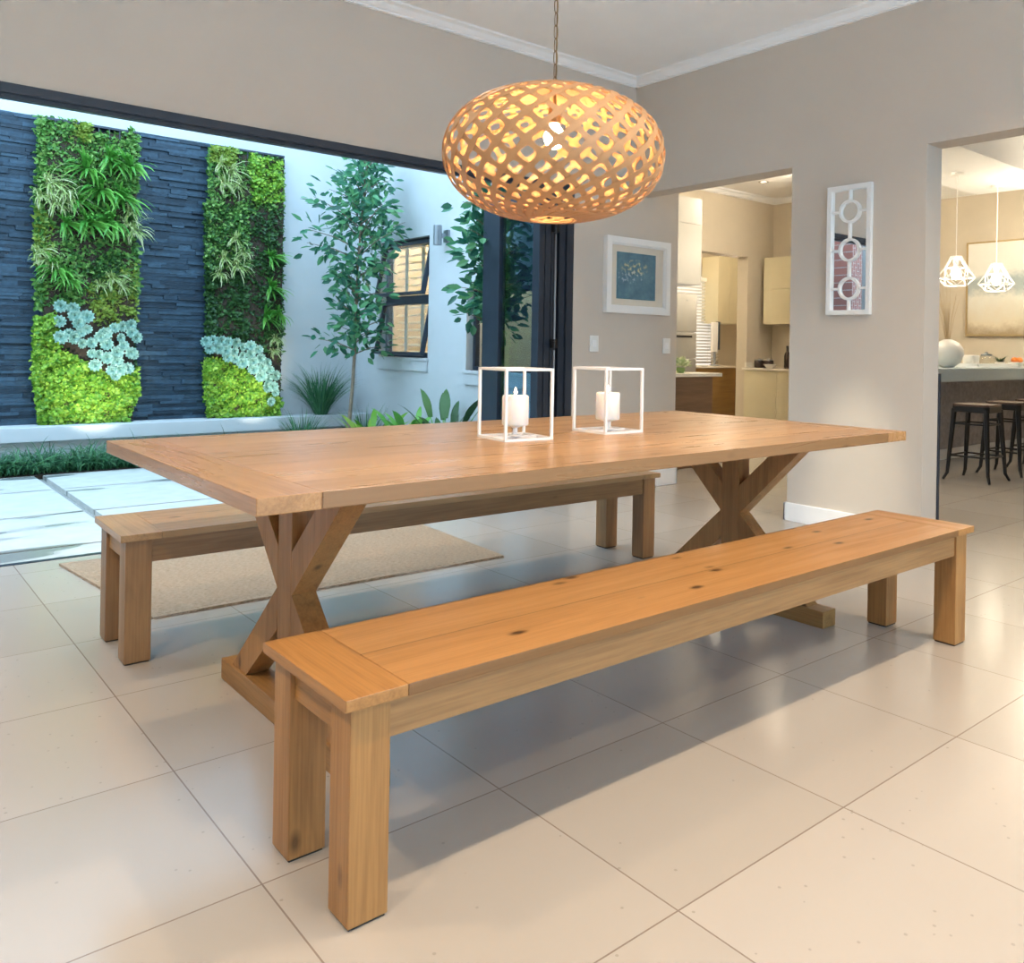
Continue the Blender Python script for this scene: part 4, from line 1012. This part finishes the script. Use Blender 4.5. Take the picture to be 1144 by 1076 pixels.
G1 = [(68, 341), (82, 345), (66, 358), (83, 353), (97, 353), (88, 362), (76, 372), (68, 376), (82, 377), (92, 384), (101, 383), (112, 377), (118, 372), (128, 367), (137, 364), (146, 363), (147, 372), (153, 377), (134, 377), (139, 385), (120, 385), (103, 394), (111, 396), (119, 399), (130, 393), (131, 403), (146, 395), (150, 396), (107, 407), (124, 413), (133, 412), (143, 411), (90, 372), (98, 368), (128, 420)]
G2 = [(230, 383), (238, 380), (247, 380), (255, 383), (263, 384), (234, 391), (244, 390), (252, 392), (262, 393), (271, 388), (280, 386), (270, 397), (279, 396), (288, 390), (262, 402), (272, 406), (282, 404), (291, 400), (299, 405), (284, 412), (293, 411), (302, 414), (291, 420), (300, 424), (307, 420), (305, 432), (297, 433), (308, 438), (254, 399), (303, 448)]
for G, lab, grp in ((G1, 'blue green succulent rosette in the band across the left planted panel', 'succulent rosettes on the left planted panel'), (G2, 'blue green succulent rosette in the band across the right planted panel', 'succulent rosettes on the right planted panel')):
    for u, v_ in G:
        o = place(ros, u + R.uniform(-1, 1), v_ + R.uniform(-1, 1), R.uniform(.68, .98), dy=-.03); o['label'] = lab; o['group'] = grp
for o in (st, va, ros):
    pass
for o in bpy.data.objects:
    if 'placed' in o.keys(): del o['placed']

# ------------------------------------------------------------------ trees and border plants
def clamp(mb, loc, xm=XC - .012, ym=YS - .035):
    mb.v = [(min(v_[0], xm - loc[0]), min(v_[1], ym - loc[1]), v_[2]) for v_ in mb.v]
def sapling(loc, height, crown, nb, nleaf, label, lsize, lean=(.12, 0), seed=1, z_first=.35):
    rr = random.Random(seed)
    t = empty('sapling', loc, label, 'tree')
    w = MB(); path = []
    for i in range(9):
        f_ = i / 8; path.append(Vector((lean[0] * f_ + .02 * math.sin(f_ * 7), lean[1] * f_ + .015 * math.cos(f_ * 5), height * f_)))
    w.tube(path, [.021 * (1 - .8 * i / 8) for i in range(9)], 7)
    lf = MB()
    for k in range(nb):
        f_ = z_first + (1 - z_first) * (k + rr.random()) / nb
        i = min(7, int(f_ * 8)); base = path[i].lerp(path[i + 1], f_ * 8 - i)
        a = k * 2.4 + rr.uniform(-.4, .4); prof_ = crown(f_)
        ln = prof_ * rr.uniform(.6, 1.08)
        d_ = Vector((math.cos(a), math.sin(a), rr.uniform(.35, .9))).normalized()
        mid = base + d_ * ln * .5; tip = base + d_ * ln + Vector((0, 0, -.10 * ln))
        w.tube([base, mid, tip], [.007, .005, .002], 5)
        for q in range(int(nleaf * (.3 + ln / .6))):
            s_ = rr.uniform(.2, 1.0); pt = (base.lerp(mid, s_ * 2) if s_ < .5 else mid.lerp(tip, s_ * 2 - 1))
            off = Vector((rr.gauss(0, 1), rr.gauss(0, 1), rr.gauss(0, .8))) * .055
            dd = (d_ * .5 + off.normalized() + Vector((0, 0, -.25)))
            lf.leaf(pt + off, dd, (rr.uniform(-1, 1), rr.uniform(-1.2, .5), rr.uniform(.1, 1)), rr.uniform(.7, 1.2) * lsize, rr.uniform(.36, .52) * lsize)
    w.build('trunk', m_bark, t, smooth=True); clamp(lf, loc); lf.build('foliage', lv_tree, t)
    return t
def crown_a(f_):
    if f_ < .46: return .34
    if f_ < .6: return .26 + .10 * (f_ - .46) / .14
    if f_ < .82: return .38 + .18 * math.sin((f_ - .6) / .22 * PI)
    return .34 * (1 - (f_ - .82) / .18) + .08
sapling((3.57, 7.25, -.01), 2.80, crown_a, 48, 32, 'slender leafy sapling with a pale trunk in front of the courtyard corner', .105, (.16, 0), 4, .34)
sapling((3.84, 5.36, -.01), 2.75, lambda f_: .30, 54, 34, 'leafy young tree behind the folded glass doors', .11, (.02, -.05), 9, .42)

def grass_tuft(loc, n, ln, wd_, droop, label, name='grass_tuft', mat=lv_grass, cat='plant', spread=.45, seed=2, group=None):
    rr = random.Random(seed); w = MB()
    for k in range(n):
        a = rr.uniform(0, 2 * PI); r_ = rr.uniform(0, .07)
        w.blade((r_ * math.cos(a), r_ * math.sin(a), 0), (math.cos(a) * rr.uniform(.1, spread), math.sin(a) * rr.uniform(.1, spread), 1), (math.cos(a), math.sin(a), .3), rr.uniform(*ln), rr.uniform(*wd_), droop, 6)
    clamp(w, loc); o = w.build(name, mat, loc=loc); tag(o, label, cat, group); return o
grass_tuft((3.68, 8.02, .338), 330, (.30, .62), (.006, .011), 1.1, 'big tuft of fine dark green grass in the planter behind the sapling', spread=.75)
grass_tuft((3.36, 7.72, -.002), 170, (.28, .50), (.007, .011), 1.0, 'low grass tuft in front of the white planter ledge, left of the sapling', spread=.6, seed=5)
grass_tuft((3.86, 7.45, -.002), 150, (.30, .55), (.007, .011), .9, 'wispy grass tuft between the sapling and the tall window', spread=.6, seed=6)
def border(x0, x1, n, label):
    rr = random.Random(12); w = MB()
    for k in range(n):
        x = rr.uniform(x0, x1); y = rr.uniform(7.64, 7.90); a = rr.uniform(0, 2 * PI)
        cl = .6 + .4 * math.sin(x * 17)
        w.blade((x, y, 0), (math.cos(a) * rr.uniform(.2, .8), math.sin(a) * rr.uniform(.2, .8) - .15, 1), (math.cos(a), math.sin(a), .4), rr.uniform(.16, .30) * (.75 + .4 * cl), rr.uniform(.008, .013), 1.7, 5)
    o = w.build('border_grass', lv_grass); o.location = (0, 0, -.002); tag(o, label, 'grass', None, 'stuff')
border(-1.2, 2.95, 4600, 'strip of low strappy border grass along the foot of the white planter ledge')
def broad_plant(loc, n, ln, wd_, label, seed, mat, name='broadleaf_plant', spread=.55):
    rr = random.Random(seed); r = empty(name, loc, label, 'plant'); st_ = MB(); lf = MB()
    for k in range(n):
        a = rr.uniform(0, 2 * PI); h_ = rr.uniform(*ln); s_ = rr.uniform(.15, spread)
        tip = Vector((math.cos(a) * s_ * h_, math.sin(a) * s_ * h_, h_ * .62)); mid = tip * .5 + Vector((0, 0, h_ * .1))
        st_.tube([(0, 0, 0), mid, tip], [.006, .005, .004], 5)
        d_ = Vector((math.cos(a) * .6, math.sin(a) * .6, .9))
        lf.blade(tip, d_, (math.cos(a), math.sin(a), .1), h_ * .52, rr.uniform(*wd_), .9, 6)
    clamp(lf, loc); clamp(st_, loc); st_.build('stems', lv_strap, r, smooth=True); lf.build('leaves', mat, r); return r
broad_plant((3.74, 5.86, -.002), 14, (.45, .78), (.06, .09), 'broad leaved plant with upright paddle leaves under the wall lamp', 21, lv_dark)
broad_plant((3.80, 6.44, -.002), 16, (.34, .56), (.05, .08), 'broad leaved plant with arching leaves left of the paddle leaved one', 22, lv_strap)
broad_plant((3.70, 6.98, -.002), 18, (.30, .48), (.05, .08), 'low light green leafy plant below the tall window', 23, lv_lime_uplit, spread=.7)

# ------------------------------------------------------------------ lights
def point(name, loc, watts, color, radius=.05):
    l = bpy.data.lights.new(name, 'POINT'); l.energy = watts; l.color = color; l.shadow_soft_size = radius
    o = bpy.data.objects.new(name, l); col.objects.link(o); o.location = loc; return o
def spot(name, loc, target, watts, color, ang, blend=.6, radius=.05):
    l = bpy.data.lights.new(name, 'SPOT'); l.energy = watts; l.color = color; l.spot_size = ang; l.spot_blend = blend; l.shadow_soft_size = radius
    o = bpy.data.objects.new(name, l); col.objects.link(o); o.location = loc
    o.rotation_euler = (Vector(target) - Vector(loc)).to_track_quat('-Z', 'Y').to_euler(); return o
WARM = (1.0, .72, .42); SOFT = (1.0, .78, .54)
m_lens = emis('downlight_lens', (1.0, .82, .58), 6.0)
def downlight(x, y, z, label, watts, ang=2.3, color=SOFT, target=None, blend=.5):
    d = empty('downlight', (x, y, z), label, 'ceiling light', 'recessed downlights in the dining ceiling')
    MB().lathe([(.038, -.006), (.06, -.006), (.06, .0), (.038, 0), (.038, -.006)], n=24, caps=False).build('ring', m_white, d)
    MB().lathe([(.037, -.004), (.037, -.001)], n=20).build('lens', m_lens, d)
    spot('downlight_lamp', (x, y, z - .02), target or (x, y, 0), watts, color, ang, blend, .045)
for x, y, pw, lab in ((-.8, .72, 95, 'far left of the row in front of the table'), (-.8, 2.35, 75, 'added unseen left of the table end for warm fill'), (.7, .72, 50, 'second from left in the row in front of the table'), (2.1, .72, 75, 'third from left in the row in front of the table'), (3.5, .72, 85, 'nearest the bar doorway in the row in front of the table'),  # the lamp by the table end is added to warm the trestle faces
                      (.7, -1.2, 22, 'left of the row behind the camera'), (2.1, -1.2, 32, 'middle of the row behind the camera'), (3.5, -1.2, 45, 'right of the row behind the camera'),
                      (.60, 3.80, 42, 'above the jute rug beside the open wall'), (2.3, 3.80, 42, 'behind the pendant beside the open wall')):
    downlight(x, y, 3.035, 'recessed white ceiling downlight, ' + lab, pw, target=(x, 3.05, 0) if y > 3 else None, ang=1.9 if y > 3 else 2.3)
point('pendant_bulb_lamp', (LX, LY, LZ + .055), 95, (1.0, .70, .36), .035)
KL = (1.0, .86, .66)
point('kitchen_ceiling_lamp', (7.6, 5.0, 2.7), 40, KL, .25)
point('kitchen_entry_lamp', (6.3, 3.95, 2.7), 10, KL, .25)
point('scullery_lamp', (8.8, 6.98, 2.3), 24, KL, .25)
point('scullery_window_side_lamp', (5.2, 7.4, 2.5), 40, (1.0, .86, .62), .15)
point('kitchen_window_side_lamp', (5.0, 5.6, 2.3), 24, (1.0, .84, .54), .15)
point('bar_cage_lamp', (pz.x, 3.9, pz.z), 38, (1.0, .84, .62), .04)
point('bar_cage_lamp', (pz2.x, 3.9, pz2.z), 38, (1.0, .84, .62), .04)
point('bar_room_lamp', (9.3, 3.2, 2.4), 40, (1.0, .86, .66), .3)
downlight(2.95, 2.60, 3.035, 'added unseen ceiling downlight making the glow on the wall below the ringed mirror', 190, math.radians(15), (1.0, .90, .68), (4.479, 2.64, .28), 1.0)  # made-up source for the glow low on the right wall
spot('garden_uplight', (1.62, 7.25, .22), (1.66, 8.1, .75), 45, (1.0, .96, .80), math.radians(60), 1.0, .03)
spot('garden_uplight', (2.95, 7.25, .22), (2.96, 8.1, .72), 38, (1.0, .96, .80), math.radians(52), 1.0, .03)
